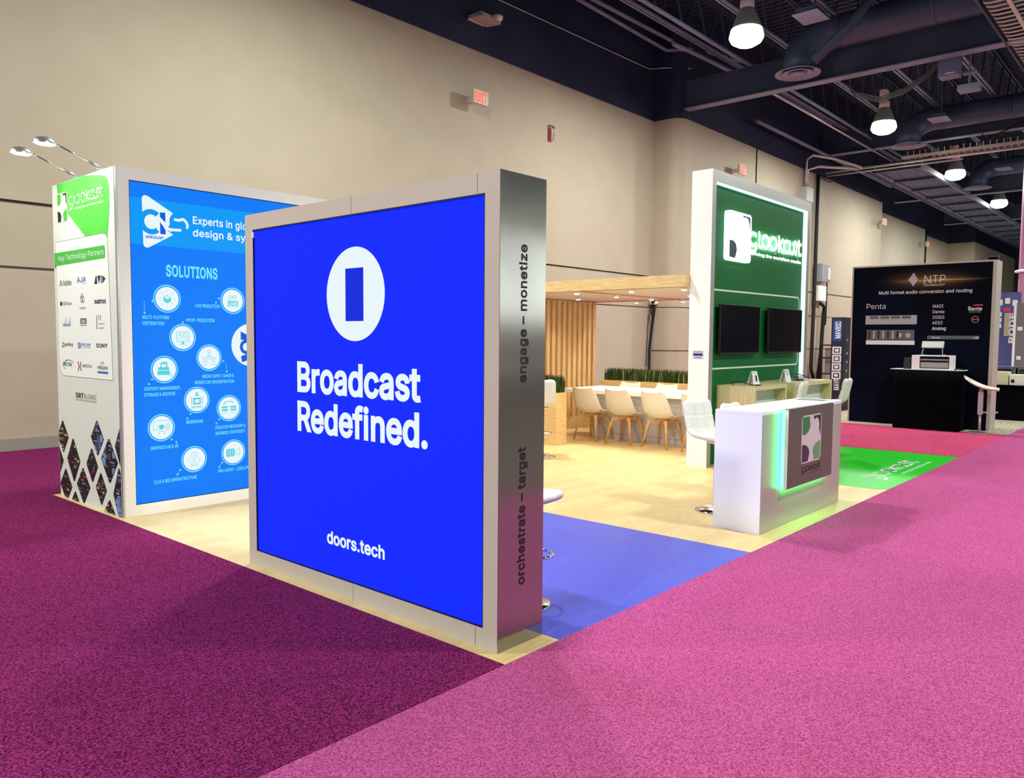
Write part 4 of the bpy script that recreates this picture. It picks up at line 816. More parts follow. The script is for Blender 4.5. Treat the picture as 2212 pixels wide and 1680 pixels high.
def arm_light(base, head, label, wide=-1.0):
    """silver arm lamp clamped on a wall top; head = centre of the shade"""
    bx, by, bz = base; hv = Vector(head); bv = Vector(base)
    d = (hv-bv); d2 = Vector((d.x, d.y, 0)).normalized(); sd = Vector((-d2.y, d2.x, 0))
    t = thing('arm_light', label, 'lamp', base, 'clip-on arm lights on the booth walls')
    b = B(); b.xbox(Matrix.Translation((bx, by, bz+0.02))@Matrix.Rotation(math.atan2(d2.y,d2.x),4,'Z'), 0.08, 0.03, 0.025, 0, 0.006)
    p1 = bv+d*0.28+Vector((0,0,0.03)); b.tube([bv+Vector((0,0,0.03)), bv+d*0.12+Vector((0,0,0.03)), p1], [0.008,0.014,0.010], 10); b.done('clamp', ALU, t)
    he = hv-d2*0.10
    b = B(); b.tube([p1, he+Vector((0,0,0.0))], 0.006, 8); b.tube([he, he+d2*0.03], 0.010, 8); b.done('arm', CHROME, t)
    m = Matrix.Translation(hv)@Matrix.Rotation(math.atan2(d2.y,d2.x),4,'Z')@Matrix.Diagonal((1,0.62,1,1))
    b = B(); b.lathe([(0.09,-0.010),(0.088,0.01),(0.07,0.032),(0.035,0.046),(0,0.048)], (0,0,0), 24, 0, m); b.done('shade', ALU, t)
    b = B(); b.lathe([(0.085,-0.009),(0.065,-0.02),(0,-0.024)], (0,0,0), 24, 0, m); b.done('lens', BULB, t)
    ld = bpy.data.lights.new('arm_glow', 'SPOT'); ld.energy = 62 if wide > 0 else 16; ld.spot_size = 2.7; ld.spot_blend = 0.6; ld.shadow_soft_size = 0.06; ld.color = (1.0,0.985,0.955)
    lo = bpy.data.objects.new('arm_glow', ld); C.objects.link(lo); lo.parent = t; lo.location = hv-bv+Vector((0,0,-0.05))
    aim = (hv-bv)*wide+Vector((0,0,-1.0)); lo.rotation_euler = aim.to_track_quat('-Z','Y').to_euler()
    return t
for yy, lab in ((2.80, 'arm light on the display wall top nearest the silver end panel'), (3.50, 'second arm light on the display wall top from the silver end'), (3.83, 'third arm light on the display wall top, over the seam'), (4.55, 'arm light on the display wall top farthest from the silver end')):
    arm_light((3.06, yy, 2.42), (3.36, yy+0.28, 2.50), lab, 1.5)

# ------------------------------------------------------------------ the tower with the lit SOLUTIONS face
TX0, TX1, TY0, TY1, TH = 2.849, 5.90, 7.021, 8.50, 3.03
LB1 = lightbox('lit_azure', (0,126,255), 0.95, True); LB2 = lightbox('lit_azure_band', (0,156,255), 0.95)
LCY = lightbox('lit_cyan', (120,236,255), 0.95); LTE = lightbox('lit_teal', (90,215,225), 0.95); LBD = lightbox('lit_blue_mid', (0,96,225), 0.95)
t = thing('display_tower', 'tall white booth tower with a lit blue SOLUTIONS face and green partner side', 'display tower', (4.3, 7.7, 0))
b = B(); b.box(TX0+0.02, TX1, TY0+0.03, TY1, 0, TH)
b.box(TX0+0.02, 2.962, TY0, TY0+0.03, 0, TH); b.box(5.79, TX1, TY0, TY0+0.03, 0, TH); b.box(2.962, 5.79, TY0, TY0+0.03, 0, 0.101); b.box(2.962, 5.79, TY0, TY0+0.03, 2.928, TH)
b.done('frame', WHITEF, t)
b = B(); b.box(TX0+0.003, TX0+0.02, TY0, TY0+0.028, 0, TH); b.box(TX0+0.003, TX0+0.02, TY1-0.02, TY1, 0, TH); b.done('corner_trim', ALU, t)
b = B(); b.box(2.964, 5.788, TY0+0.008, TY0+0.029, 0.103, 2.926); b.done('fabric_screen', LB1, t)
b = B()
for q in ((2.962,2.967,0.101,2.928),(2.962,5.79,0.101,0.106),(2.962,5.79,2.921,2.928)): b.box(q[0],q[1],TY0+0.001,TY0+0.008,q[2],q[3])
b.done('screen_edge', mat('edge_navy'), t)
ps = Pl('Y', TY0+0.008)
b = B(); rect(b, ps, 2.967, 5.78, 2.389, 2.789, 0, 0.001); b.done('band', LB2, t)
# logo: white play triangle with blue letters
b = B()
tri = arc_pts((3.105,2.785),0.032,100,180,5)+arc_pts((3.11,2.395),0.032,180,300,6)+[(3.345,2.497),(3.27,2.545),(3.30,2.56),(3.345,2.64),(3.345,2.69)]+[(3.125,2.812)]
poly(b, ps, tri, 0, 0.002)
poly(b, ps, arc_pts((3.150,2.592),0.106,48,312,40,0.110)+arc_pts((3.150,2.592),0.060,312,48,40,0.064), 2, 0.003)
b2 = [(3.228,2.683),(3.277,2.686),(3.277,2.60),(3.228,2.64)]; poly(b, ps, b2, 1, 0.0033)
poly(b, ps, [(3.228,2.60),(3.277,2.535),(3.277,2.494),(3.228,2.494)], 1, 0.0033)
stroke(b, ps, [(3.228,2.63),(3.30,2.55),(3.32,2.53)], 0.02, 0, 0.0036)
poly(b, ps, arc_pts((3.405,2.615),0.092,115,250,20)+arc_pts((3.405,2.615),0.060,250,115,20), 2, 0.0024)
stroke(b, ps, [(3.28,2.545),(3.34,2.542),(3.41,2.545)], 0.024, 0, 0.0038)
stroke(b, ps, [(3.365,2.635),(3.40,2.632)]+arc_pts((3.42,2.59),0.058,75,-15,8), 0.024, 0, 0.0038)
ptext(b, ps, 'GROUP', 3.097, 3.255, 2.447, 0.024, 1, 0.03, 0.0036, 0.2)
b.done('logo', [LITW, LBD, LB2], t)
b = B()
ptext(b, ps, 'Experts in global media', 3.531, 4.46, 2.618, 0.068, 0, 0.016, 0.003); b.done('headline', LITW, t); b = B(); ptext(b, ps, 'design & systems', 3.529, 4.33, 2.506, 0.066, 0, 0.016, 0.003)
b.done('headline', LITW, t)
b = B()
ptext(b, ps, 'SOLUTIONS', 3.272, 3.762, 2.128, 0.101, 0, 0.03, 0.003); b.done('heading', LCY, t)
for s, a0, a1, z in (('MULTI-PLATFORM',3.055,3.29,1.742),('DISTRIBUTION',3.055,3.245,1.688),('LIVE PRODUCTION',3.54,3.778,1.858),('POST-PRODUCTION',3.469,3.724,1.724),('CONTENT MANAGEMENT,',3.055,3.388,1.108),('STORAGE & ARCHIVE',3.055,3.335,1.055),
    ('MEDIA SUPPLY CHAIN &',3.595,3.913,1.203),('WORKFLOW ORCHESTRATION',3.518,3.912,1.147),('NEWSROOM',3.431,3.591,0.785),('DISASTER RECOVERY &',3.716,4.026,0.711),('BUSINESS CONTINUITY',3.716,4.023,0.657),
    ('GRAPHICS AR & VR',3.101,3.352,0.575),('2110 & NDI INFRASTRUCTURE',3.123,3.524,0.267),('PRO AUDIO - LIVE & POST',3.737,4.10,0.293)):
    b = B(); ptext(b, ps, s, a0, a1, z, 0.030, 0, 0.02, 0.003); b.done('caption', LCY, t)
b = B()
for p in ((3.146,1.899),(3.074,1.794),(3.77,1.947),(3.742,1.908),(3.456,1.738),(3.418,1.716),(3.128,1.204),(3.099,1.165),(3.806,1.356),(3.84,1.255),(3.473,0.873),(3.444,0.834),(3.755,0.803),(3.727,0.766),(3.295,0.654),(3.335,0.625),(3.369,0.364),(3.339,0.326),(3.778,0.386),(3.749,0.345)):
    disc(b, ps, p, 0.009, 0, 0.003, 14)
for p, q in (((3.074,1.794),(3.074,1.90)),((3.84,1.255),(3.835,1.33)),((3.344,0.33),(3.362,0.36)),((3.752,0.35),(3.772,0.38))):
    stroke(b, ps, [p, q], 0.003, 0, 0.0025)
b.done('dot_lines', LCY, t)
def bubble(c, ro, ri, draw):
    b = B(); ring(b, ps, c, ro-0.006, 0.010, 1, 0.002); disc(b, ps, c, ri, 0, 0.003, 48)
    S = lambda pts, wd=0.004, **k: stroke(b, ps, [(c[0]+x*ri, c[1]+y*ri) for x, y in pts], wd, 2, 0.0042, **k)
    F = lambda pts, mi=2, off=0.0042: poly(b, ps, [(c[0]+x*ri, c[1]+y*ri) for x, y in pts], mi, off)
    draw(S, F, lambda x, y, r, wd=0.004: ring(b, ps, (c[0]+x*ri, c[1]+y*ri), r*ri, wd, 2, 0.0042, 24), lambda x, y, r, mi=2, off=0.0042: disc(b, ps, (c[0]+x*ri, c[1]+y*ri), r*ri, mi, off, 20),
         lambda s_, x0, x1, y, h, mi=2, off=0.0042, bold=0.03: ptext(b, ps, s_, c[0]+x0*ri, c[0]+x1*ri, c[1]+y*ri, h*ri, mi, bold, off))
    b.done('bubble', [LITW, LCY, LTE, LBD], t)
def d_multi(S, F, R, D, T):
    F([(-.32,.12),(0,.3),(.32,.12),(.32,-.22),(0,-.38),(-.32,-.22)]); S([(-.3,.12),(0,-.03),(.3,.12)], .004); 
    F([(-.26,.1),(0,.24),(.26,.1),(0,-.04)], 0, .0050)
    for k in range(8):
        a = k*PI/4; S([(.55*math.cos(a),.55*math.sin(a)),(.75*math.cos(a),.75*math.sin(a))], .003)
def d_live(S, F, R, D, T):
    F([(-.5,-.5),(.5,-.5),(.5,.0),(-.5,.0)]); T('LIVE', -.42, .42, -.42, .32, 0, .0055); D(0,.32,.08)
    for r in (.2,.33): S([(r*math.cos(a),.32+r*math.sin(a)) for a in (-.8,-.3,.3,.8)]); S([(-r*math.cos(a),.32+r*math.sin(a)) for a in (-.8,-.3,.3,.8)])
def d_post(S, F, R, D, T):
    S([(-.55,.5),(.55,.5),(.55,-.35),(-.55,-.35)], closed=True); S([(-.45,.4),(-.02,.4),(-.02,.0),(-.45,.0)], .003, closed=True); S([(.05,.4),(.45,.4),(.45,.0),(.05,.0)], .003, closed=True)
    R(.25,.2,.13,.003); F([(-.32,.3),(-.32,.1),(-.15,.2)]); S([(-.55,-.2),(.55,-.2)], .003); F([(-.1,-.35),(.1,-.35),(.1,-.55),(-.1,-.55)]); S([(-.35,-.58),(.35,-.58)])
def d_cont(S, F, R, D, T):
    F([(-.6,-.45),(.45,-.45),(.45,-.1),(-.6,-.1)]); F([(-.55,-.05),(.4,-.05),(.4,.2),(-.55,.2)]); F([(-.35,.1),(.25,.1),(.25,.65),(-.2,.65),(-.35,.5)]); F([(-.25,.2),(.12,.2),(.12,.45),(-.25,.45)], 0, .0052); R(.5,-.45,.14); S([(-.4,-.28),(.2,-.28)], .006)
def d_flow(S, F, R, D, T):
    R(0,.55,.13); S([(0,.42),(0,.1)]); S([(-.55,.0),(-.1,.0),(-.1,-.2),(-.55,-.2)], closed=True); S([(.1,.0),(.55,.0),(.55,-.2),(.1,-.2)], closed=True); S([(-.3,.1),(.3,.1)]); R(-.4,-.5,.18); R(.42,-.5,.18); S([(-.2,.3),(0,.15),(.2,.3)])
def d_news(S, F, R, D, T):
    D(0,.6,.1); F([(-.2,.35),(.2,.35),(.12,.5),(-.12,.5)]); F([(-.35,-.4),(.35,-.4),(.35,.2),(-.35,.2)]); F([(-.2,-.25),(.2,-.25),(.2,.05),(-.2,.05)], 0, .0052); S([(-.48,-.35),(-.48,.2)], .007); S([(.48,-.35),(.48,.2)], .007); T('NEWS', -.5, .5, -.72, .2)
def d_gfx(S, F, R, D, T):
    S([(-.7,.55),(-.3,.6),(.3,.6),(.7,.55),(.7,-.2),(.35,-.15),(.3,.2),(-.3,.2),(-.35,-.15),(-.7,-.2)], closed=True); D(0,.05,.22); S([(-.22,-.6),(-.2,-.3),(.2,-.3),(.22,-.6)], .004); S([(.45,.3),(.6,.3),(.6,.0),(.45,.0)], closed=True)
def d_dis(S, F, R, D, T):
    for s in (-1, 1):
        for z in (-.25,.0): F([(s*.12,z),(s*.7,z),(s*.7,z+.18),(s*.12,z+.18)])
        S([(s*.2,-.4),(s*.5,-.4)]); D(s*.6,-.42,.05)
    S([(.5*math.cos(a*PI/12),.3+.3*math.sin(a*PI/12)) for a in range(12,1,-1)], .008)
def d_ndi(S, F, R, D, T):
    R(0,.35,.25); D(0,.35,.05); T('NDI', -.35, .3, -.62, .25, 2, .0042, 0); S([(-.5,.1),(-.5,-.2),(-.35,-.3)], .003); S([(.5,.1),(.5,-.2),(.35,-.3)], .003); R(.0,-.15,.14,.003)
def d_pro(S, F, R, D, T):
    F([(-.7,-.35),(.1,-.35),(.1,.35),(-.7,.35)])
    for x in (-.5,-.3,-.1): F([(x-.02,-.28),(x+.02,-.28),(x+.02,.28),(x-.02,.28)], 0, .0052)
    S([(.15,.12),(.15,-.12),(.3,-.15),(.55,-.35),(.55,.35),(.3,.15)], closed=True); S([(.65,.2),(.7,0),(.65,-.2)], .003)
for c, ro, ri, d in (((3.278,1.924),.126,.106,d_multi),((3.912,1.930),.126,.106,d_live),((3.415,1.578),.125,.106,d_post),((3.240,1.290),.125,.106,d_cont),((3.665,1.390),.125,.106,d_flow),((3.538,1.0),.125,.106,d_news),
    ((3.202,.768),.124,.105,d_gfx),((3.857,.905),.126,.107,d_dis),((3.502,.450),.124,.105,d_ndi),((3.896,.472),.126,.107,d_pro)):
    bubble(c, ro, ri, d)
b = B(); disc(b, ps, (4.10,1.509), .207, 0, .002, 60)
poly(b, ps, [(3.99,1.64),(4.14,1.57),(4.10,1.55),(3.99,1.56)], 1, .003); ring(b, ps, (4.05,1.49), .055, .032, 1, .003); poly(b, ps, [(3.99,1.40),(4.14,1.45),(4.12,1.38),(4.0,1.34)], 1, .003)
b.done('round_logo', [LITW, LBD], t)

# ---- the printed side of the tower
PRW = mat('print_white', (214,220,208), 0.5); PRG = two_tone('print_green', (70,190,62), (96,214,80), noise=0.9, lo=0.3, hi=0.7, rough=0.45); PRGD = mat('print_green_bar', (64,182,58), 0.5); PRK = mat('print_black', (16,16,18), 0.5)
PRGY = mat('print_grey', (120,122,124), 0.5); PRR = mat('print_red', (190,40,44), 0.5); PRB = mat('print_blue', (40,110,180), 0.5); PRN = mat('print_navy', (28,30,70), 0.5); PRY = mat('print_yellow', (206,196,110), 0.5); PRSB = mat('print_steel_blue', (104,140,186), 0.5)
b = B(); b.box(TX0, TX0+0.003, TY0+0.028, TY1-0.02, 0, TH); b.done('print_panel', PRW, t)
pt = Pl('X', TX0)
b = B(); poly(b, pt, [(8.356,3.028),(7.66,3.028),(7.30,2.985),(7.22,2.965),(7.165,2.925),(7.14,2.865),(7.143,2.70),(7.205,2.43),(7.235,2.47),(7.30,2.484),(7.69,2.484),(8.10,2.733),(8.335,2.735),(8.338,2.95)], 0, .001)
b.done('green_shape', PRG, t)
b = B(); icon(b, pt, 8.35, 8.10, 2.66, 2.935, (0,1,2,2,1), .002); b.done('logo', [PRW, PRGD, PRK], t)
b = B(); glook(b, pt, 8.055, 7.27, 2.80, .078, .013, 0, .003)
ptext(b, pt, 'driving the workflow media', 7.93, 7.255, 2.748, .022, 0, 0, .003); b.done('logo_lettering', PAPER, t)
b = B(); out = [(8.428,2.484),(7.30,2.484)]+arc_pts((7.26,2.405),.075,80,0,5)[0:0]
card = [(8.425,2.484),(7.345,2.484)]+[(7.235,2.47),(7.205,2.43)]+[(7.16,1.20),(8.30,1.20),(8.36,1.215),(8.40,1.25),(8.42,1.30)]
poly(b, pt, card, 0, .0014); stroke(b, pt, card, .004, 1, .002, True, False); b.done('partner_card', [mat('print_card', (232,238,230), .5), PRGY], t)
b = B(); poly(b, pt, [(8.462,2.383),(7.275,2.379),(7.262,2.365),(7.262,2.268),(8.462,2.258)], 0, .003); poly(b, pt, [(8.462,2.258),(8.425,2.258),(8.425,2.225)], 1, .0025)
ptext(b, pt, 'Key Technology Partners', 8.35, 7.285, 2.30, .05, 2, -0.004, .0042); b.done('title_bar', [PRGD, mat('print_green_dark', (30,110,30), .5), PAPER], t)
LOGO_M = [PRK, PRGY, PRR, PRB, PRN, PRW]
def tt(s, a0, a1, z, h, mi=0, bold=0.0, sh=0.0): ptext(b, pt, s, a0, a1, z, h, mi, bold, .003, sh)
b = B()
tt('Adobe', 8.26, 8.05, 2.062, .052); poly(b, pt, [(8.35,2.06),(8.335,2.115),(8.32,2.115),(8.33,2.06)]); poly(b, pt, [(8.28,2.06),(8.295,2.115),(8.31,2.115),(8.30,2.06)])
b.done('partner_logo', LOGO_M, t)
b = B()
tt('AJA', 7.912, 7.70, 2.078, .05, 3, .01); tt('VIDEO SYSTEMS', 7.79, 7.69, 2.06, .008, 1)
b.done('partner_logo', LOGO_M, t)
b = B()
for k, p in enumerate(([(7.51,2.05),(7.475,2.12),(7.455,2.12),(7.445,2.05)],[(7.44,2.12),(7.37,2.12),(7.405,2.05)],[(7.36,2.05),(7.345,2.05),(7.345,2.12),(7.36,2.12)],[(7.33,2.05),(7.33,2.12),(7.262,2.09)])): poly(b, pt, p, 4, .003)
b.done('partner_logo', LOGO_M, t)
b = B()
tt('EditShare', 8.29, 8.055, 1.876, .034, 1); rect(b, pt, 8.345, 8.30, 1.874, 1.912, 0, .003)
b.done('partner_logo', LOGO_M, t)
b = B()
for k in (0, 1): ring(b, pt, (7.815-0.035*k, 1.92), .026, .009, 1, .003, 18)
stroke(b, pt, [(7.83,1.945),(7.80,1.975),(7.77,1.945)], .008, 1, .003); tt('LucidLink', 7.865, 7.725, 1.832, .024, 1)
b.done('partner_logo', LOGO_M, t)
b = B()
tt('matrox', 7.517, 7.265, 1.876, .042, 4, .03)
b.done('partner_logo', LOGO_M, t)
b = B()
tt('mimir', 8.285, 8.09, 1.674, .034, 3, -.005)
for k in range(6): rect(b, pt, 8.28-.034*k, 8.274-.034*k, 1.676, 1.70+.03*(k % 3), 3, .003)
b.done('partner_logo', LOGO_M, t)
b = B()
rect(b, pt, 7.86, 7.712, 1.696, 1.748, 0, .0025); tt('|M|', 7.84, 7.73, 1.702, .038, 5, .02); tt('iMEMORIES', 7.862, 7.712, 1.676, .012, 0)
b.done('partner_logo', LOGO_M, t)
b = B()
rect(b, pt, 7.483, 7.473, 1.644, 1.772, 0, .003); rect(b, pt, 7.435, 7.427, 1.725, 1.775, 0, .003); rect(b, pt, 7.395, 7.387, 1.725, 1.775, 0, .003); tt('PERFECT', 7.435, 7.30, 1.687, .014, 1); tt('MEMORY', 7.435, 7.31, 1.65, .014, 1)
b.done('partner_logo', LOGO_M, t)
b = B()
tt('perifery', 8.255, 8.05, 1.487, .034, 0, .005); ring(b, pt, (8.295,1.50), .02, .008, 0, .003, 16); disc(b, pt, (8.32,1.475), .008, 0, .003, 10)
b.done('partner_logo', LOGO_M, t)
b = B()
rect(b, pt, 7.93, 7.865, 1.472, 1.522, 3, .003); stroke(b, pt, [(7.92,1.48),(7.875,1.512)], .008, 5, .0042); stroke(b, pt, [(7.875,1.48),(7.92,1.512)], .008, 5, .0042); tt('RASCULAR', 7.845, 7.635, 1.496, .022, 3, .01); rect(b, pt, 7.845, 7.635, 1.487, 1.489, 3, .003); tt('automation design', 7.845, 7.635, 1.474, .008, 3)
b.done('partner_logo', LOGO_M, t)
b = B()
tt('SONY', 7.507, 7.257, 1.484, .036, 0, .02)
b.done('partner_logo', LOGO_M, t)
b = B()
tt('SPECTRA', 8.325, 8.095, 1.296, .034, 0, .01); stroke(b, pt, arc_pts((8.17,1.30),.13,150,-40,16,.055), .006, 0, .003)
b.done('partner_logo', LOGO_M, t)
b = B()
for s in (-1, 1): stroke(b, pt, [(7.905+.035*s,1.265),(7.905+.012*s,1.30),(7.905+.035*s,1.34)], .016, 2, .003)
tt('swXtch.io', 7.845, 7.62, 1.296, .032, 0)
b.done('partner_logo', LOGO_M, t)
b = B()
tt('vidispine', 7.492, 7.267, 1.29, .036, 0); rect(b, pt, 7.49, 7.262, 1.252, 1.272, 3, .003); rect(b, pt, 7.405, 7.395, 1.335, 1.36, 0, .003); rect(b, pt, 7.365, 7.355, 1.335, 1.36, 0, .003)
b.done('partner_logo', LOGO_M, t)
b = B()
tt('SRT', 8.02, 7.83, 1.006, .046, 0, .02); tt('ALLIANCE', 7.825, 7.535, 1.006, .044, 1, -.004); tt('SECURE RELIABLE TRANSPORT', 8.015, 7.53, .978, .018, 1)
b.done('alliance_logo', LOGO_M, t)
rng = random.Random(3)
b = B(); lim = [(7.052,.004),(8.478,.004),(8.478,.9),(7.052,.9)]
for n, (cyy, cz, hw, hh) in enumerate(((8.377,.602,.145,.165),(8.12,.396,.165,.218),(7.54,.66,.148,.168),(7.675,.395,.137,.165),(7.285,.478,.185,.208),(7.03,.62,.13,.2),(8.53,.36,.15,.19),(8.33,.125,.155,.17),(7.895,.175,.165,.178),(7.48,.20,.125,.155),(7.085,.19,.13,.26),(8.10,-.03,.13,.13),(7.30,.0,.13,.13))):
    dia = [(cyy-hw,cz),(cyy-hw*.08,cz-hh*.94),(cyy+hw*.08,cz-hh*.94),(cyy+hw,cz),(cyy+hw*.08,cz+hh*.94),(cyy-hw*.08,cz+hh*.94)]
    q = clip(dia, lim)
    if len(q) < 3: continue
    poly(b, pt, q, 0, .0012)
    for k in range(30):
        y_ = cyy+rng.uniform(-hw,hw)*.8; z_ = cz+rng.uniform(-hh,hh)*.9; wd = rng.uniform(.03,.09); ht = rng.choice((.008,.012,.02))
        pal = {2:(4,4,4,1,1),4:(4,4,4,4,1),5:(1,1,4,1,4),10:(4,4,1,4,4)}.get(n, (1,1,3,2,5,1,1))
        if n in (2,4,10) and k < 12: wd, ht = .07, .06
        r_ = clip(clip([(y_-wd/2,z_),(y_+wd/2,z_),(y_+wd/2,z_+ht),(y_-wd/2,z_+ht)], [(x*.94+cyy*.06, zz*.94+cz*.06) for x, zz in dia]), lim)
        if len(r_) > 2: poly(b, pt, r_, rng.choice(pal), .002+.0001*k)
b.done('diamond_pattern', [PRK, mat('print_slate', (58,60,82), .5), PRR, PRY, PRSB, mat('print_leaf', (84,112,84), .5)], t)
arm_light((2.89, 7.95, 3.03), (2.43, 7.95, 3.20), 'arm light over the tower, lower left of the pair')
arm_light((2.89, 7.39, 3.03), (2.43, 7.37, 3.195), 'arm light over the tower, nearer the SOLUTIONS face')

# ------------------------------------------------------------------ green feature wall
GX0, GX1, GY0, GY1, GH = 8.90, 12.03, 4.62, 4.90, 3.67
GP = 4.69
t = thing('feature_wall', 'tall white framed green wall with a glowing white logo sign', 'feature wall', (10.4, 4.76, 0))
b = B()
b.box(GX0, GX0+0.095, GY0, GY1, 0, GH); b.box(11.945, GX1, GY0, GY1, 0, GH); b.box(GX0+0.095, 11.945, GY0, GY1, 3.53, GH); b.box(GX0+0.095, 11.945, GP+0.03, GY1, 0, 3.53)
b.done('frame', WHITEF, t)
b = B(); b.box(8.997, 11.943, GP, GP+0.028, 0.0, 3.528); b.done('green_panel', GREEN, t)
b = B(); fy = GY0-0.003
for q in ((GX0, GX0+0.095, 0.0, GH), (11.945, GX1, 0.0, GH), (GX0+0.095, 11.945, 3.53, GH)): b.box(q[0], q[1], fy, GY0-0.0002, q[2], q[3])
b.done('front_shade', mat('front_shade_grey', (158,156,156), 0.3, 0.35), t)  # grey skin added: the white frame's dimmer front put into colour
b = B(); b.box(8.998, 11.94, GY0+0.01, GP-0.002, 3.518, 3.529); b.done('led_strip', LED_C, t)
b = B(); b.box(11.934, 11.944, GY0+0.01, GP-0.002, 1.05, 3.515); b.done('led_strip', LED_C, t)
pg = Pl('Y', GP)
b = B(); LINE = mat('line_white', (214,226,210), 0.5)
pts = [(9.0,2.22),(11.80,2.235)]+arc_pts((11.80,2.165),.07,90,0,5)+[(11.87,1.30)]+arc_pts((11.80,1.30),.07,0,-90,5)+[(9.0,1.225)]
stroke(b, pg, pts, 0.022, 0, 0.002, False, False); b.done('outline_stripe', LINE, t)
pk = Pl('X', GX0)
# glowing sign
t = thing('illuminated_sign', 'glowing white logo sign with lit letters on the green wall', 'sign', (10.6, 4.65, 2.6))
SIGN_SIDE = mat('sign_side', (190,240,225), 0.5, emit=2.5)
b = B(); b.prism([(a, 4.688, z) for a, z in rrect_pts(9.36, 10.02, 2.61, 3.235, 0.05)], (0,-0.06,0)); b.done('logo_box', SIGN_SIDE, t)
b = B(); pi_ = Pl('Y', 4.628)
poly(b, pi_, rrect_pts(9.36, 10.02, 2.61, 3.235, 0.05), 0, 0.001)
wq = lambda u, v: (9.36+.66*u, 2.61+.625*v)
poly(b, pi_, [wq(u, v) for u, v in [(.60,.96),(.64,.90),(.72,.93),(.84,.90),(.90,.80),(.92,.62),(.95,.58),(.95,.92),(.93,.955)]], 1, .002)
poly(b, pi_, [wq(u, v) for u, v in [(.05,.06),(.30,.05),(.34,.12),(.38,.22),(.34,.34),(.24,.40),(.05,.41)]], 1, .002)
b.done('logo_face', [GLOW, mat('sign_dark', (36,60,70), 0.4)], t)
b = B(); pl2 = Pl('Y', 4.66)
glook(b, pl2, 10.05, 11.82, 2.86, 0.165, 0.046, 0, 0.0); b.done('lit_letters', GLOW, t)
b = B(); ptext(b, pl2, 'driving the workflow media', 10.10, 11.82, 2.735, 0.042, 0, 0.01, 0.0); b.done('lit_tagline', GLOW, t)
b = B()
for x in (10.1, 10.9, 11.7): b.box(x, x+0.02, 4.662, 4.689, 2.80, 2.83)
b.done('standoff', ALU, t)

def tv(x0, x1, z0, z1, label, tilt=0.0):
    t = thing('wall_television', label, 'television', ((x0+x1)/2, 4.66, (z0+z1)/2), 'televisions on the green wall')
    m = Matrix.Translation(((x0+x1)/2, 4.625, (z0+z1)/2))@Matrix.Rotation(tilt, 4, 'X')
    b = B(); b.xbox(m, x1-x0, 0.035, z1-z0, 0, 0.006); b.done('bezel', BLACK, t)
    b = B(); b.xbox(m@Matrix.Translation((0,-0.0185,0.005)), x1-x0-0.02, 0.004, z1-z0-0.03); b.done('screen', BLACKG, t)
    b = B(); b.box((x0+x1)/2-0.2, (x0+x1)/2+0.2, 4.638, 4.689, (z0+z1)/2-0.1, (z0+z1)/2+0.1); b.done('bracket', BLACK, t)
    return t
tv(9.17, 10.32, 1.41, 2.045, 'black wall television on the left of the green wall')
tv(10.62, 11.80, 1.41, 2.045, 'black wall television on the right of the green wall')

def desk_cabinet(x0, x1, y0, y1, h, label):
    t = thing('demo_cabinet', label, 'cabinet', ((x0+x1)/2, (y0+y1)/2, 0), 'pale oak demo cabinets below the televisions')
    b = B(); b.box(x0, x1, y0, y1, h-0.05, h); b.box(x0, x0+0.04, y0, y1, 0, h-0.05); b.box(x1-0.04, x1, y0, y1, 0, h-0.05); b.box(x0+0.04, x1-0.04, y1-0.02, y1, 0, h-0.05); b.done('body', OAKP, t)
    xi0, xi1 = x0+0.041, x1-0.041; xm = (xi0+xi1)/2; zt = h-0.26
    b = B(); b.box(xi0, xi1, y0+0.14, y1-0.025, 0.05, h-0.052); b.done('inner_unit', mat('cab_white', (206,210,208), 0.5), t)
    for a, c, sgn in ((xi0+0.004, xm-0.003, 1), (xm+0.003, xi1-0.004, -1)):
        b = B(); b.box(a, c, y0+0.12, y0+0.138, 0.07, zt); d = b.done('door', mat('cab_door', (222,224,222), 0.45), t)
        kx = c-0.05 if sgn > 0 else a+0.05
        b = B(); b.lathe([(0,0),(0.012,0.004),(0.012,0.02),(0,0.022)], (0,0,0), 12, 0, Matrix.Translation((kx, y0+0.119, zt-0.07))@Matrix.Rotation(PI/2, 4, 'X')); sub(b.done('lock', CHROME), d)
    return t
desk_cabinet(9.26, 10.24, 4.17, 4.685, 1.015, 'pale oak cabinet under the left television')
desk_cabinet(10.52, 11.90, 4.17, 4.685, 1.015, 'pale oak cabinet under the right television')
def tent_sign(x, label, spot):
    t = thing('tent_sign', label, 'sign', (x, 4.4, 1.015), 'small white signs standing on the cabinets')
    b = B(); b.prism([(x-.09,4.36,1.0155),(x+.09,4.36,1.0155),(x+.07,4.40,1.19),(x-.07,4.40,1.19)], (0,-0.006,0)); b.prism([(x-.09,4.45,1.0155),(x+.09,4.45,1.0155),(x+.07,4.405,1.19),(x-.07,4.405,1.19)], (0,0.006,0)); b.done('card', PAPER, t)
    b = B(); o = lambda u, v: (x+u, 4.353+(v-1.0155)*0.229-0.0015, v)
    if spot: b.quad([o(-.02,1.06),(o(.03,1.06)),o(.04,1.13),o(-.005,1.14)])
    for k in range(4): b.quad([o(-.05,1.175-.006-.02*k*(0 if spot else 1)-.0),o(.04,1.169-.02*k*(0 if spot else 1)),o(.04,1.173-.02*k*(0 if spot else 1)),o(-.05,1.173-.02*k*(0 if spot else 1))])
    b.done('print', INK, t)
tent_sign(9.72, 'small white tent sign with a dark picture on the left oak cabinet', True)
tent_sign(10.75, 'small white tent sign with lines of text on the right oak cabinet', False)
b = B(); b.tube([(9.34,4.5,1.02),(9.40,4.55,1.05),(9.44,4.5,1.07),(9.46,4.42,1.05),(9.50,4.32,1.022),(9.56,4.29,1.022),(9.60,4.30,1.022)], 0.006, 6); b.box(9.5,9.58,4.24,4.28,1.0155,1.03)
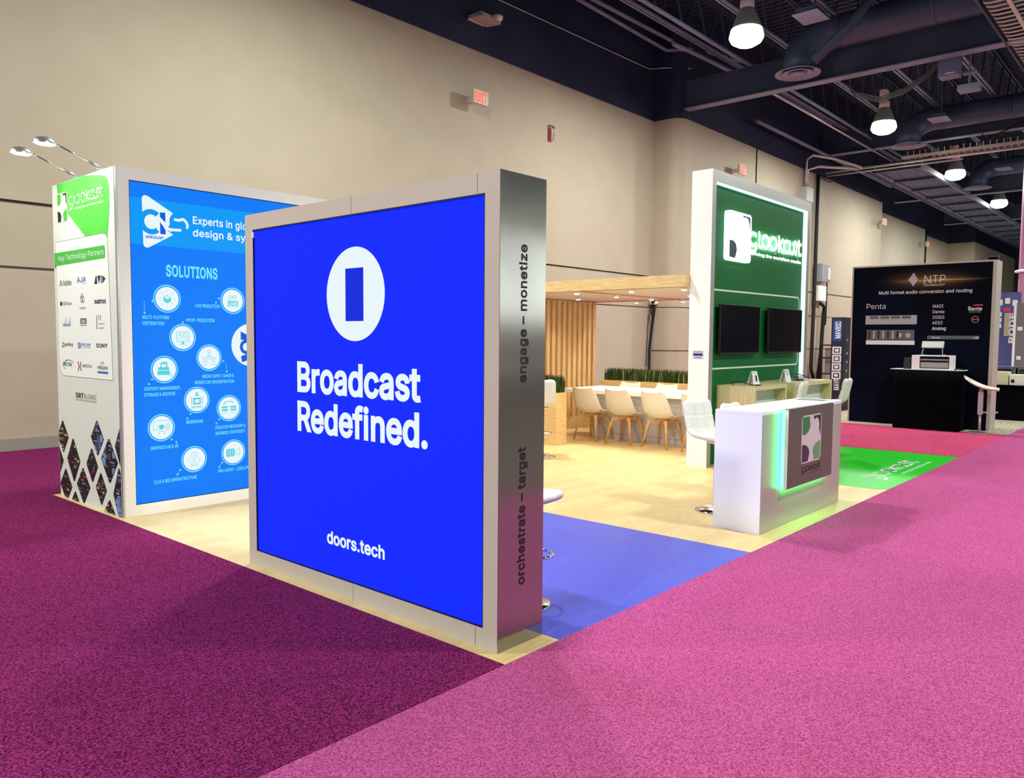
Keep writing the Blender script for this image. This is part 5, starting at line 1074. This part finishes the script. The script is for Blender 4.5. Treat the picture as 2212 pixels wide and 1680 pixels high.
tag(b.done('cable', RUBBER), 'black cable with plug lying on the left oak cabinet', 'cable')
b = B(); b.tube([(10.95,4.45,1.022),(11.05,4.5,1.08),(11.2,4.5,1.11),(11.4,4.48,1.10),(11.55,4.42,1.06),(11.6,4.38,1.03)], 0.007, 6); b.tube([(10.95,4.40,1.022),(11.1,4.42,1.05),(11.2,4.45,1.07),(11.25,4.4,1.022)], 0.006, 6); b.box(11.15,11.3,4.36,4.44,1.0155,1.035)
tag(b.done('cable', RUBBER), 'arched black cables on the right oak cabinet', 'cable')
# notice on the white pillar
t = thing('notice', 'small lilac notice stuck on the white pillar of the green wall', 'notice', (8.9, 4.76, 1.41))
b = B(); rect(b, pk, 4.842, 4.692, 1.352, 1.458, 0, .002); b.done('sheet', mat('notice_lilac', (196,196,226), .6), t)
b = B(); rect(b, pk, 4.832, 4.702, 1.392, 1.42, 0, .003); rect(b, pk, 4.815, 4.72, 1.366, 1.373, 0, .003); rect(b, pk, 4.82, 4.715, 1.436, 1.442, 0, .003); b.done('print', PRN, t)

# ------------------------------------------------------------------ reception counter
RX0, RX1, RY0, RY1, RH = 6.132, 7.96, 2.69, 3.11, 1.01
t = thing('reception_counter', 'white reception counter with a green lit logo panel', 'counter', (7.0, 2.9, 0))
COUNTF = mat('counter_front', (178,172,166), 0.3, 0.2, 0.5)
b = B(); b.box(RX0, RX1, RY0+0.003, RY1, 0, RH-0.03); b.box(RX0, RX1, RY0, RY1, RH-0.03, RH, 0, 0.003); b.done('body', WHITE, t)
b = B(); b.box(RX0+0.002, RX1-0.002, RY0-0.002, RY0+0.002, 0.002, RH-0.031); b.done('front_panel', COUNTF, t)
PX0, PX1 = 6.49, 7.535
b = B(); b.box(PX0, PX1, 2.618, 2.650, 0.335, RH+0.004); b.done('logo_panel', [mat('panel_taupe', (94,88,78), 0.4, 0.1)], t)
b = B(); b.box(PX0-0.003, PX0-0.0005, 2.62, 2.650, 0.335, RH); b.box(PX0, PX1, 2.622, 2.650, 0.331, 0.334); b.done('panel_edge', WHITE, t)
b = B(); b.box(PX0+0.004, PX0+0.012, 2.654, 2.682, 0.345, RH-0.01); b.done('led_strip', LED_G, t)
b = B(); b.box(PX0+0.02, PX1-0.01, 2.656, 2.682, 0.328, 0.336); b.done('led_strip', LED_G, t)
b = B(); b.box(PX1-0.012, PX1-0.004, 2.654, 2.682, 0.345, RH-0.01); b.done('led_strip', LED_G, t)
pc = Pl('Y', 2.618)
b = B(); icon(b, pc, 6.775, 7.24, 0.515, 0.938, (0,1,2,3,4), .001); b.done('logo', [mat('logo_grey', (206,198,200), .5), mat('logo_green', (40,120,70), .5), mat('logo_plum_dark', (48,24,44), .5), mat('logo_plum', (66,34,70), .5), mat('logo_leaf', (104,150,98), .5)], t)
b = B(); glook(b, pc, 6.80, 7.25, 0.442, 0.040, 0.007, 0, .002); ptext(b, pc, 'driving the workflow media', 6.98, 7.25, 0.415, .010, 0, 0, .002); b.done('lettering', INK, t)
t = thing('brochures', 'spread of dark printed brochures on the far end of the white counter', 'brochures', (7.75, 2.9, RH))
b = B(); b.box(7.62,7.83,2.75,3.04,RH+0.0005,RH+0.004); b.done('sheet', PAPER, t)
b = B()
for k in range(5): b.box(7.63,7.82,2.76+.056*k,2.80+.056*k,RH+0.0041,RH+0.0051)
b.done('print', PRN, t)

# ------------------------------------------------------------------ quilted bar stools
def grid_surf(b, f, nu, nv, th, mi=0):
    """padded sheet: f(u, v) -> (point, normal, extra thickness)"""
    P = [[f(i/nu, j/nv) for j in range(nv+1)] for i in range(nu+1)]
    A = [[b.bm.verts.new(p[0]+p[1]*(th/2*p[3]+p[2])) for p in r] for r in P]; Z = [[b.bm.verts.new(p[0]-p[1]*(th/2*p[3])) for p in r] for r in P]
    def q(*v):
        try:
            fc = b.bm.faces.new(v); fc.material_index = mi; fc.smooth = True
        except ValueError: pass
    for i in range(nu):
        for j in range(nv):
            q(A[i][j],A[i+1][j],A[i+1][j+1],A[i][j+1]); q(Z[i][j],Z[i][j+1],Z[i+1][j+1],Z[i+1][j])
    for i in range(nu): q(A[i][0],Z[i][0],Z[i+1][0],A[i+1][0]); q(A[i][nv],A[i+1][nv],Z[i+1][nv],Z[i][nv])
    for j in range(nv): q(A[0][j],A[0][j+1],Z[0][j+1],Z[0][j]); q(A[nu][j],Z[nu][j],Z[nu][j+1],A[nu][j+1])
def make_stool(label):
    """swivel bar stool, facing +Y; padded L shape with quilting"""
    t = thing('bar_stool', label, 'bar stool', (0,0,0), 'white quilted bar stools')
    spine = []
    for k in range(9): spine.append(Vector((0, 0.22-0.36*k/8, 0.70-0.012*math.sin(k/8*PI))))
    for k in range(1, 7):
        a = k/6*PI/2*0.92; spine.append(Vector((0, -0.14-0.09*math.sin(a), 0.70+0.09*(1-math.cos(a)))))
    for k in range(1, 10): spine.append(Vector((0, -0.235-0.05*k/9, 0.785+0.23*k/9)))
    ns = len(spine)-1
    lens = [0]
    for a, c in zip(spine, spine[1:]): lens.append(lens[-1]+(c-a).length)
    T = lens[-1]
    def at(u):
        s = u*T
        for i in range(ns):
            if lens[i+1] >= s-1e-9:
                r = (s-lens[i])/(lens[i+1]-lens[i]); p = spine[i].lerp(spine[i+1], r); d = spine[min(i+2, ns)]-spine[max(i-1, 0)]; return p, d.normalized()
        return spine[-1], (spine[-1]-spine[-2]).normalized()
    def f(u, v):
        p, d = at(u); n = Vector((1,0,0)).cross(d)*-1
        if n.z < 0 and u < .3: n = -n
        n = Vector((0, -d.z, d.y))
        n = Vector((0, d.z, -d.y))
        e = min(u, 1-u)*T; w_ = 0.187
        if e < 0.06: w_ = 0.187-0.06+math.sqrt(max(0, 0.06**2-(0.06-e)**2))
        x = (v-0.5)*2
        q = 1.0-0.8*max(0, (abs(x)-0.8)/0.2)**2
        if e < 0.03: q *= 0.35+0.65*math.sqrt(e/0.03)
        gv = min(abs(x-c) for c in (-0.33, 0.33)); gu = min(abs(u-c) for c in (0.16,0.33,0.62,0.80))
        g = -0.010*math.exp(-(gv/0.045)**2) - 0.010*math.exp(-(gu/0.014)**2)
        return Vector((x*w_, p.y, p.z+0.012*x*x)), n, g, q
    b = B(); grid_surf(b, f, 64, 36, 0.062); b.done('seat', LEATHER, t)
    b = B(); b.lathe([(0,0.655),(0.09,0.655),(0.09,0.64),(0.03,0.62),(0.026,0.40),(0.032,0.40),(0.032,0.05),(0.05,0.035),(0.0,0.035)], (0,-0.01,0), 20); b.done('column', CHROME, t)
    b = B(); b.lathe([(0,0.05),(0.05,0.045),(0.12,0.03),(0.19,0.012),(0.2,0.002),(0,0.002)], (0,-0.01,0), 32); b.done('base', CHROME, t)
    b = B(); b.tube([(0.0,-0.01,0.30)]+[(0.13*math.sin(math.radians(a)), 0.10-0.11*math.cos(math.radians(a))+0.02, 0.30) for a in range(10, 351, 20)]+[(0,-0.01,0.30)], 0.011, 8); b.done('footrest', CHROME, t)
    return t
stool = make_stool('white quilted bar stool at the near end of the white counter')
stool.location = (6.735, 3.375, 0.0); stool.rotation_euler = (0,0,PI-0.25)
dup(stool, (7.54, 3.39, 0.0), PI-0.06, 'white bar stool with only its back top showing behind the white counter').scale = (1,1,0.925)
dup(stool, (9.62, 4.0, 0.0), 0.18, 'white bar stool seen from behind in front of the left oak cabinet').scale = (1,1,1.06)
dup(stool, (11.16, 3.98, 0.0), 0.10, 'pale bar stool farthest right, in front of the right oak cabinet').scale = (1,1,1.05)
dup(stool, (3.535, 3.045, 0.002), -PI/2, 'white bar stool half hidden behind the blue lit display wall').scale = (1,1,0.93)
dup(stool, (8.2, 6.70, 0.0), -0.9, 'white bar stool beside the plant box, just right of the silver end panel').scale = (1,1,1.03)

# ------------------------------------------------------------------ meeting table, chairs, planters, slats, canopy
t = thing('meeting_table', 'long white meeting table with a grey panelled base', 'table', (10.85, 6.5, 0))
b = B(); b.box(10.28, 11.38, 4.97, 7.97, 0.715, 0.775, 0, 0.004); b.done('tabletop', WHITE, t)
b = B(); b.box(10.44, 10.95, 4.97, 7.46, 0.0, 0.714); b.done('base_cabinet', mat('cab_grey', (196,190,186), 0.5), t)
for k in range(3):
    y1 = 7.32-0.80*k; b = B()
    pf_ = Pl('X', 10.44)
    stroke(b, pf_, [(y1,0.09),(y1,0.63),(y1-0.66,0.63),(y1-0.66,0.09)], 0.006, 0, 0.001, True, False); b.done('door_line', mat('door_gap', (120,112,108), .7), t)

def make_chair(label):
    """moulded shell chair on four splayed wooden legs, facing +Y"""
    t = thing('shell_chair', label, 'chair', (0,0,0), 'white shell chairs around the meeting table')
    prof = [(0.24,0.445),(0.20,0.452),(0.12,0.438),(0.02,0.428),(-0.08,0.430),(-0.15,0.448),(-0.20,0.50),(-0.235,0.57),(-0.265,0.65),(-0.292,0.73),(-0.315,0.80),(-0.328,0.845)]
    wid = [0.16,0.225,0.245,0.248,0.248,0.246,0.244,0.24,0.23,0.216,0.196,0.18]
    cup = [0.0,0.02,0.04,0.05,0.055,0.06,0.062,0.058,0.05,0.04,0.028,0.02]
    n = len(prof)-1
    def f(u, v):
        s = u*n; i = min(int(s), n-1); r = s-i
        L = lambda a: a[i]+(a[i+1]-a[i])*r
        y = L([p[0] for p in prof]); z = L([p[1] for p in prof]); w_ = L(wid); c = L(cup)
        d = Vector((0, prof[i+1][0]-prof[i][0], prof[i+1][1]-prof[i][1])).normalized(); nn = Vector((0, d.z, -d.y))
        x = (v-0.5)*2; ed = abs(x)**2.6
        dip = -0.022*(1-x*x)*max(0, (u-0.9)/0.1)
        p = Vector((x*w_, y, z+dip))+nn*(c*ed)
        return p, nn, 0.0, 1.0
    b = B(); grid_surf(b, f, 33, 16, 0.012); b.done('shell', SHELL, t)
    b = B()
    for s in (-1, 1): b.bar((s*0.02-0.16*s, -0.16, 0.385), (0.14*s, 0.16, 0.385), 0.035, 0.045)
    b.lathe([(0,0.425),(0.11,0.425),(0.11,0.40),(0,0.40)], (0,0,0), 16); b.done('seat_frame', BEECH, t)
    for sx in (-1, 1):
        for sy in (-1, 1):
            b = B(); b.tube([(sx*0.135, sy*0.135, 0.41), (sx*0.165, sy*0.17, 0.28), (sx*0.215, sy*0.225, 0.007)], [0.024,0.022,0.013], 8); b.done('leg', BEECH, t)
    return t
chair = make_chair('white shell chair at the near side of the table, next to the slatted screen')
chair.location = (10.13, 7.22, 0); chair.rotation_euler = (0,0,-PI/2)
for y, lab in ((6.62,'second white shell chair from the slatted screen, near side of the table'),(5.97,'third white shell chair from the slatted screen, near side of the table'),(5.31,'white shell chair half hidden by the white pillar of the green wall')):
    dup(chair, (10.13, y, 0), -PI/2+(0.05 if y > 6 else -0.04), lab)
for y, lab in ((7.50,'white shell chair behind the table, nearer the slatted screen'),(6.78,'white shell chair behind the table, nearer the white pillar')):
    dup(chair, (11.32, y, 0.0), PI/2, lab)

def grass(name, x0, x1, y0, y1, z, h, n, parent):
    b = B(); r = random.Random(int(x0*100+y0*10))
    for k in range(n):
        x, y = r.uniform(x0, x1), r.uniform(y0, y1); hh = h*r.uniform(0.72, 1.05); a = r.uniform(0, PI); wd = 0.0055
        dx, dy = math.cos(a)*wd, math.sin(a)*wd; lx, ly = r.gauss(0, 0.018), r.gauss(0, 0.018); mi = 1 if r.random() < 0.08 else 0
        v = [b.bm.verts.new(q) for q in ((x-dx,y-dy,z),(x+dx,y+dy,z),(x+dx+lx*.4,y+dy+ly*.4,z+hh*.6),(x-dx+lx*.4,y-dy+ly*.4,z+hh*.6),(x+lx,y+ly,z+hh))]
        f1 = b.bm.faces.new(v[:4]); f2 = b.bm.faces.new((v[3],v[2],v[4])); f1.material_index = f2.material_index = mi
    o = b.done(name, [GRASS, mat('grass_dry', (176,150,98), .7)], parent, fix=False); o['kind'] = 'stuff'; return o
t = thing('planter', 'long oak planter of tall grass behind the meeting table', 'planter', (12.0, 6.6, 0))
b = B(); b.box(11.86, 12.12, 4.95, 8.34, 0.0, 0.845); b.done('box', OAKH, t)
grass('grass', 11.88, 12.10, 4.98, 8.25, 0.84, 0.235, 5200, t)
t = thing('planter', 'upright oak plant box with grass beside the silver end panel', 'planter', (9.28, 7.5, 0))
b = B(); b.box(9.16, 9.42, 7.21, 8.10, 0.0, 0.785); b.done('box', OAKH, t)
grass('grass', 9.18, 9.40, 7.23, 8.08, 0.78, 0.27, 1800, t)

t = thing('slatted_screen', 'tall screen of upright oak slats left of the meeting table', 'screen', (10.3, 8.42, 0))
sx = 9.02
while sx < 11.74:
    b = B(); b.box(sx, sx+0.085, 8.36, 8.46, 0.22, 2.238); b.done('slat', OAK, t); sx += 0.148
b = B(); b.box(8.9, 11.84, 8.36, 8.46, 0.0, 0.219); b.done('plinth', OAKH, t)
t = thing('canopy', 'oak edged canopy with a white underside and small downlights over the table', 'canopy', (10.3, 6.7, 2.25))
b = B(); b.box(8.80, 8.84, 4.905, 8.5, 2.25, 2.40); b.box(8.84, 11.80, 8.46, 8.5, 2.25, 2.40); b.box(11.80, 11.84, 4.905, 8.5, 2.25, 2.40); b.box(8.84, 11.80, 4.905, 4.94, 2.25, 2.40); b.done('edge_beam', OAKH, t)
b = B(); b.box(8.841, 11.799, 4.941, 8.459, 2.262, 2.29); b.done('soffit', mat('soffit_white', (238,228,220), .6), t)
b = B(); b.box(8.841, 11.799, 6.655, 6.685, 2.245, 2.261); b.done('track', BEECH, t)
b = B(); b.box(8.842, 8.862, 4.95, 8.45, 2.244, 2.261); b.done('track', BEECH, t)
b = B(); b.box(11.775, 11.797, 4.95, 8.45, 2.244, 2.261); b.done('track', BEECH, t)
for x, y in ((8.90,6.66),(9.89,6.66),(10.87,6.66),(8.90,5.76),(8.90,4.98),(11.72,7.48),(11.72,6.57),(11.72,5.6),(10.2,5.6),(10.2,7.6)):
    b = B(); b.lathe([(0,2.259),(0.035,2.259),(0.045,2.24),(0.04,2.215),(0.028,2.212)], (x,y,0), 16); d = b.done('downlight', WHITEF, t)
    b = B(); b.lathe([(0,2.206),(0.03,2.206),(0.036,2.212),(0,2.214)], (x,y,0), 16); sub(b.done('lens', BULBW), d)
    ld = bpy.data.lights.new('downlight', 'SPOT'); ld.energy = 46; ld.spot_size = 2.5; ld.spot_blend = 0.7; ld.shadow_soft_size = 0.04; ld.color = (1.0,0.88,0.70)
    lo = bpy.data.objects.new('downlight_light', ld); C.objects.link(lo); lo.location = (x, y, 2.20)

# ================================================================== THE NEIGHBOURS
t = thing('exhibit_wall', 'black audio booth wall with white print and a golden flare', 'display wall', (16.2, 4.1, 0))
NX = 16.05
b = B(); b.box(NX, NX+0.45, 2.85, 5.30, 0.007, 3.03); b.done('frame', mat('booth_post', (176,168,156), 0.5), t)
NAVY = two_tone('print_midnight', (2,4,15), (5,11,34), noise=0.9, lo=0.45, hi=0.75, rough=0.8, spec=0.08)
nt, N, L, p = nodes(NAVY)
prev = p.inputs['Base Color'].links[0].from_socket
tc = N('ShaderNodeTexCoord')
for (cy_, cz_, ra, rb), col in (((3.95,2.715,1.0,0.26), (96,74,52)), ((3.85,2.712,0.95,0.085), (150,112,66)), ((3.75,2.710,0.95,0.014), (240,200,120))):
    mp = N('ShaderNodeMapping', vector_type='POINT'); mp.inputs['Location'].default_value = (0, -cy_/ra, -cz_/rb); mp.inputs['Scale'].default_value = (0, 1/ra, 1/rb)
    g_ = N('ShaderNodeTexGradient', gradient_type='QUADRATIC_SPHERE'); L(tc.outputs['Object'], mp.inputs['Vector']); L(mp.outputs[0], g_.inputs['Vector'])
    mx = N('ShaderNodeMix', data_type='RGBA'); L(g_.outputs['Fac'], mx.inputs['Factor']); L(prev, mx.inputs['A']); mx.inputs['B'].default_value = lin(*col); prev = mx.outputs['Result']
L(prev, p.inputs['Base Color'])
b = B(); b.box(NX-0.004, NX-0.0005, 2.91, 5.27, 0.01, 3.0); o_ = b.done('print_panel', NAVY, t)
pn = Pl('X', NX-0.004)
GOLD = mat('print_gold', (226,176,92), .5); GOLDD = mat('print_bronze', (96,74,54), .5); GOLDM = mat('print_umber', (52,44,46), .5); OFFW = mat('print_offwhite', (222,222,226), .5); PGR = mat('print_device', (160,160,158), .5); PGD = mat('print_device_dark', (84,86,92), .5)
b = B()
for k in range(11):
    z = 2.62+.022*k; f_ = 1-abs(k-5)/6.0; rect(b, pn, 4.19+.09*f_, 4.19-.075*f_, z, z+.011, 0, .003)
text(b, 'NTP', pn(4.005,2.665,.003), Vector((0,-.35,0)), (0,0,.135), 0, -0.012); text(b, 'TECHNOLOGY', pn(4.015,2.608,.003), Vector((0,-.355,0)), (0,0,.03), 0, 0)
for y0, y1 in ((4.035,3.985),(3.905,3.865)): rect(b, pn, y0, y1, 2.662, 2.668, 0, .003)
b.done('logo', OFFW, t)
b = B(); ptext(b, pn, 'Multi format audio conversion and routing', 4.795, 3.217, 2.475, .062, 0, .006); b.done('headline', OFFW, t)
b = B(); ptext(b, pn, 'Penta', 5.008, 4.664, 2.20, .10, 0, -.008); b.done('title', OFFW, t)
b = B()
for s, a1, z, bd in (('MADI',3.671,2.205,0),('Dante',3.65,2.104,0),('3GSDI',3.645,2.003,0),('AES3',3.675,1.902,0),('Analog',3.615,1.80,.015)): ptext(b, pn, s, 3.845, a1, z, .058, 0, bd)
b.done('list_lettering', OFFW, t)
b = B(); rect(b, pn, 5.02, 4.106, 1.905, 2.075, 0, .003)
for k in range(4): rect(b, pn, 4.94-.19*k, 4.78-.19*k, 2.01, 2.065, 1, .004)
rect(b, pn, 5.0, 4.13, 1.52, 1.60, 2, .003)
rect(b, pn, 4.99, 4.14, 1.61, 1.80, 1, .003)
for k in range(7): rect(b, pn, 4.96-.085*k, 4.925-.085*k, 1.63, 1.78, 0 if k % 2 else 3, .004)
for k in range(2): disc(b, pn, (4.40-.15*k, 1.70), .045, 0, .004, 18)
rect(b, pn, 3.92, 3.08, 1.63, 1.695, 1, .003); poly(b, pn, [(3.2,1.655),(3.08,1.63),(3.08,1.69)], 0, .004); b.done('device_picture', [PGR, PGD, OFFW, PRK], t)
b = B(); ptext(b, pn, 'Penta', 3.842, 3.708, 1.645, .03, 0, .01, .0045); b.done('device_lettering', OFFW, t)
b = B(); ptext(b, pn, 'Dante', 3.262, 3.05, 2.147, .062, 0, .014); ptext(b, pn, 'SPOKEN HERE', 3.258, 3.065, 2.108, .022, 2, 0)
for r in (.02,.045,.07): stroke(b, pn, arc_pts((3.275,2.15), -r, 0, -80, 8), .010, 0, .003)
poly(b, pn, [(3.20,2.228),(3.045,2.228),(3.035,2.252),(3.18,2.25)], 1, .003)
ring(b, pn, (3.15,1.985), .055, .008, 2, .003, 24); rect(b, pn, 3.205, 3.095, 1.975, 1.997, 1, .004); b.done('badge', [OFFW, mat('print_red2', (206,34,60), .5), PGR], t)
t = thing('cloth_table', 'high table under a black cloth in front of the black booth wall', 'table', (15.7, 3.7, 0))
b = B(); b.box(15.48, 15.92, 3.20, 4.38, 1.075, 1.085, 0); b.done('tabletop', WHITE, t)
b = B()
ring_ = [(15.47,4.30),(15.47,3.24),(15.93,3.24),(15.93,4.30)]
pp = []
for (x0,y0),(x1,y1) in zip(ring_, ring_[1:]+ring_[:1]):
    for k in range(14): pp.append((x0+(x1-x0)*k/14, y0+(y1-y0)*k/14))
cx_, cy_ = 15.70, 3.77; rows = []
for j, z in enumerate((1.074,0.8,0.5,0.2,0.007)):
    rows.append([b.bm.verts.new((cx_+(x-cx_)*(1+.03*j*math.sin(i*1.9)) , cy_+(y-cy_)*(1+.012*j*math.sin(i*2.3)), z)) for i, (x,y) in enumerate(pp)])
for r0, r1 in zip(rows, rows[1:]):
    for i in range(len(pp)):
        f = b.bm.faces.new((r0[i], r0[(i+1)%len(pp)], r1[(i+1)%len(pp)], r1[i])); f.smooth = True
b.bm.faces.new(rows[0]); b.done('cloth', CLOTH, t)
t = thing('rack_box', 'white rack case of audio units on the black cloth table', 'rack case', (15.7, 3.7, 1.085))
b = B(); b.box(15.52,15.90,3.40,4.03,1.086,1.105); b.box(15.52,15.90,3.40,4.03,1.32,1.34); b.box(15.52,15.90,4.01,4.03,1.105,1.32); b.box(15.52,15.90,3.40,3.42,1.105,1.32); b.box(15.52,15.55,3.90,4.01,1.105,1.32); b.done('case', WHITE, t)
b = B(); b.box(15.56,15.88,3.44,3.89,1.23,1.29); b.box(15.54,15.56,3.44,3.89,1.25,1.27,1); b.done('rack_unit', [BLACK, PGR], t)
b = B(); b.box(15.55,15.88,3.44,3.89,1.12,1.215); b.done('rack_unit', PGR, t)
t = thing('tilted_display', 'small silver display unit tilted on the white rack case', 'display', (15.7, 3.72, 1.34))
b = B(); b.xbox(Matrix.Translation((15.64,3.72,1.53))@Matrix.Rotation(0.35,4,'Y'), 0.04, 0.36, 0.12, 0, 0.006); b.done('panel', mat('device_silver', (180,184,178), .4, .3), t)
b = B(); b.tube([(15.66,3.87,1.50),(15.60,3.89,1.349),(15.8,3.89,1.349)], 0.008, 6); b.tube([(15.66,3.57,1.50),(15.60,3.55,1.349),(15.8,3.55,1.349)], 0.008, 6); b.done('stand', ALU, t)
t = thing('loudspeaker', 'small black loudspeaker left of the white rack case', 'speaker', (15.7, 4.12, 1.085))
b = B(); b.box(15.6,15.78,4.06,4.19,1.086,1.29,0,0.01); b.done('cabinet', BLACK, t)
b = B(); ring(b, Pl('X',15.6), (4.125,1.16), .04, .006, 0, .001, 20); ring(b, Pl('X',15.6), (4.125,1.245), .018, .004, 0, .001, 16); b.done('driver', PGD, t)
b = B(); b.tube([(15.55,3.34,1.092),(15.6,3.3,1.11),(15.65,3.25,1.10),(15.6,3.2,1.092)], 0.012, 6); tag(b.done('cable', RUBBER), 'short black cable on the cloth table right of the white rack case', 'cable')
t = thing('saddle_stool', 'white saddle seat stool at the right end of the black booth wall', 'bar stool', (15.58, 2.92, 0))
def fs_(u, v):
    a = (u-0.5)*2; x = (v-0.5)*2
    w_ = 0.19*math.sqrt(max(0.02, 1-abs(a)**2.4))
    return Vector((15.58+x*w_, 2.92+0.27*-a, 0.80-0.10*a+0.06*a*a+0.03*x*x)), Vector((0,0,1)), 0, 1
b = B(); grid_surf(b, fs_, 20, 10, 0.025); b.done('seat', SHELL, t)
b = B(); b.tube([(15.58,2.92,0.78),(15.58,2.92,0.5)], 0.035, 12); b.box(15.545,15.615,2.885,2.955,0.33,0.72); b.tube([(15.58,2.92,0.33),(15.58,2.92,0.02)], 0.022, 10); b.done('column', mat('stool_grey', (190,184,186), .3, .4), t)
b = B(); b.bar((15.58,2.90,0.37),(15.58,2.68,0.38),0.05,0.02); b.bar((15.48,2.68,0.38),(15.68,2.68,0.38),0.03,0.02); b.done('footrest', ALU, t)
b = B(); b.box(15.43,15.73,2.77,3.07,0.007,0.022); b.done('base', ALU, t)

t = thing('banner_column', 'narrow dark banner panel with white lettering left of the black booth', 'banner', (18.6, 6.2, 0))
b = B(); b.box(18.4,18.85,6.20,6.50,0.006,2.12,0,0.01); b.done('body', mat('banner_navy', (26,30,48), .5), t)
pb = Pl('X', 18.4)
b = B(); poly(b, pb, rrect_pts(6.46, 6.26, 1.58, 2.06, .02), 0, .001); b.done('logo_plate', mat('banner_blue', (30,70,140), .5), t)
b = B(); text(b, 'MAVRIC', pb(6.29, 1.64, .002), Vector((0,0,.38)), (0,.12,0), 0, .03); text(b, 'MAVRIC', pb(6.29, 0.46, .002), Vector((0,0,.38)), (0,.12,0), 0, .03); b.done('lettering', OFFW, t)
for k in range(4):
    b = B(); rect(b, pb, 6.46, 6.26, 1.28-.19*k, 1.45-.19*k, 0, .001); rect(b, pb, 6.43, 6.29, 1.31-.19*k, 1.42-.19*k, 1, .002); rect(b, pb, 6.40, 6.32, 1.335-.19*k, 1.395-.19*k, 0, .003); b.done('picture', [OFFW, PGD], t)
b = B(); pbs = Pl('Y', 6.20)
for z in (0.55, 0.65): poly(b, pbs, [(18.45,z),(18.75,z),(18.6,z+.09)], 0, .001)
for z in (0.9,1.1,1.3,1.6): disc(b, pbs, (18.6,z), .03, 0, .001, 12)
b.done('side_mark', OFFW, t)

# booths at the right edge
t = thing('exhibit_wall', 'blue printed exhibit wall far back at the right edge', 'display wall', (26.2, 4.3, 0))
b = B(); b.box(26.0, 26.2, 4.02, 4.9, 0.006, 2.98); b.done('panel', two_tone('booth_blue', (62,64,116), (84,86,146), noise=0.7, rough=.5), t)
pq = Pl('X', 26.0)
b = B()
for y, z in ((4.50,2.62),(4.32,2.66),(4.14,2.6)): rect(b, pq, y+.06, y-.06, z, z+.16, 0, .002)
for k in range(3): rect(b, pq, 4.52, 4.45, 2.3-.16*k, 2.42-.16*k, 0, .002)
b.done('picture', OFFW, t)
b = B(); rect(b, pq, 4.40, 4.24, 2.44, 2.54, 0, .002); b.done('red_label', mat('print_red2'), t)
b = B(); text(b, 'RODE', pq(4.13,1.55,.003), Vector((0,0,.85)), (0,.13,0), 0, .04); b.done('lettering', OFFW, t)
b = B(); rect(b, pq, 4.38, 4.24, 1.75, 2.4, 0, .0025); b.done('poster', mat('poster_sand', (170,166,140), .6), t)
t = thing('banner_column', 'white and grey banner stand right of the blue exhibit wall', 'banner', (25.5, 3.9, 0))
b = B(); b.box(25.4,25.5,3.78,4.0,0.006,2.65); b.done('panel', mat('banner_grey', (112,108,112), .6), t); b = B(); b.box(25.39,25.5,4.0,4.06,0.006,2.7); b.done('edge', PAPER, t)
b = B(); rect(b, Pl('X',25.4), 3.96, 3.84, 1.9, 2.0, 0, .002); rect(b, Pl('X',25.4), 3.95, 3.85, 1.1, 1.2, 0, .002); b.done('print', PAPER, t)
t = thing('equipment_shelf', 'dark equipment shelf beside the pale cartons at the right edge', 'shelf', (21.2, 3.3, 0))
b = B()
for z in (0.5,0.78,0.99): b.box(20.95,21.5,2.9,3.75,z,z+0.03)
for y in (2.92,3.32,3.72): b.box(20.95,21.0,y-.02,y+.02,0.007,0.99); b.box(21.45,21.5,y-.02,y+.02,0.007,0.99)
b.done('frame', STEELP, t)
for y in (3.08, 3.50):
    b = B(); b.box(21.0,21.45,y-.13,y+.13,0.811,0.96,0,.01); b.done('device', mat('device_dark', (40,48,52), .5), t)
t = thing('cloth_table', 'table with a black cloth at the right edge behind the saddle stool', 'table', (19.0, 3.0, 0))
b = B(); b.box(18.55,19.35,2.62,3.35,0.02,0.70,0,.02); b.done('cloth', CLOTH, t); b = B(); b.box(18.53,19.37,2.6,3.37,0.701,0.715); b.done('tabletop', CLOTH, t)
b = B(); b.box(18.62,18.95,3.02,3.32,0.716,0.98,0,.004); tag(b.done('carton', mat('carton_cream', (206,202,166), .7)), 'cream carton on the black table at the right edge', 'box')
t = thing('carton', 'white carton with a black mark at the right edge', 'box', (18.8, 2.8, 0.716))
b = B(); b.box(18.62,18.95,2.66,3.0,0.716,0.93,0,.004); b.done('box', mat('carton_white', (226,222,208), .7), t); b = B(); rect(b, Pl('X',18.62), 2.97,2.91,.77,.83,0,.002); b.done('mark', INK, t)
t = thing('round_column', 'mauve round column at the far right edge of the hall', 'column', (33, 4.95, 0))
b = B(); b.lathe([(0.24,4.1),(0.24,DK-2.2)], (33,4.95,0), 24); b.lathe([(0.24,0.006),(0.24,4.1)], (33,4.95,0), 24); b.done('shaft', mat('column_mauve', (176,120,150), .5), t)
b = B(); b.lathe([(0.0,4.20),(0.36,4.1),(0.36,4.03),(0.245,4.03)], (33,4.95,0), 24); b.done('collar', PAPER, t)
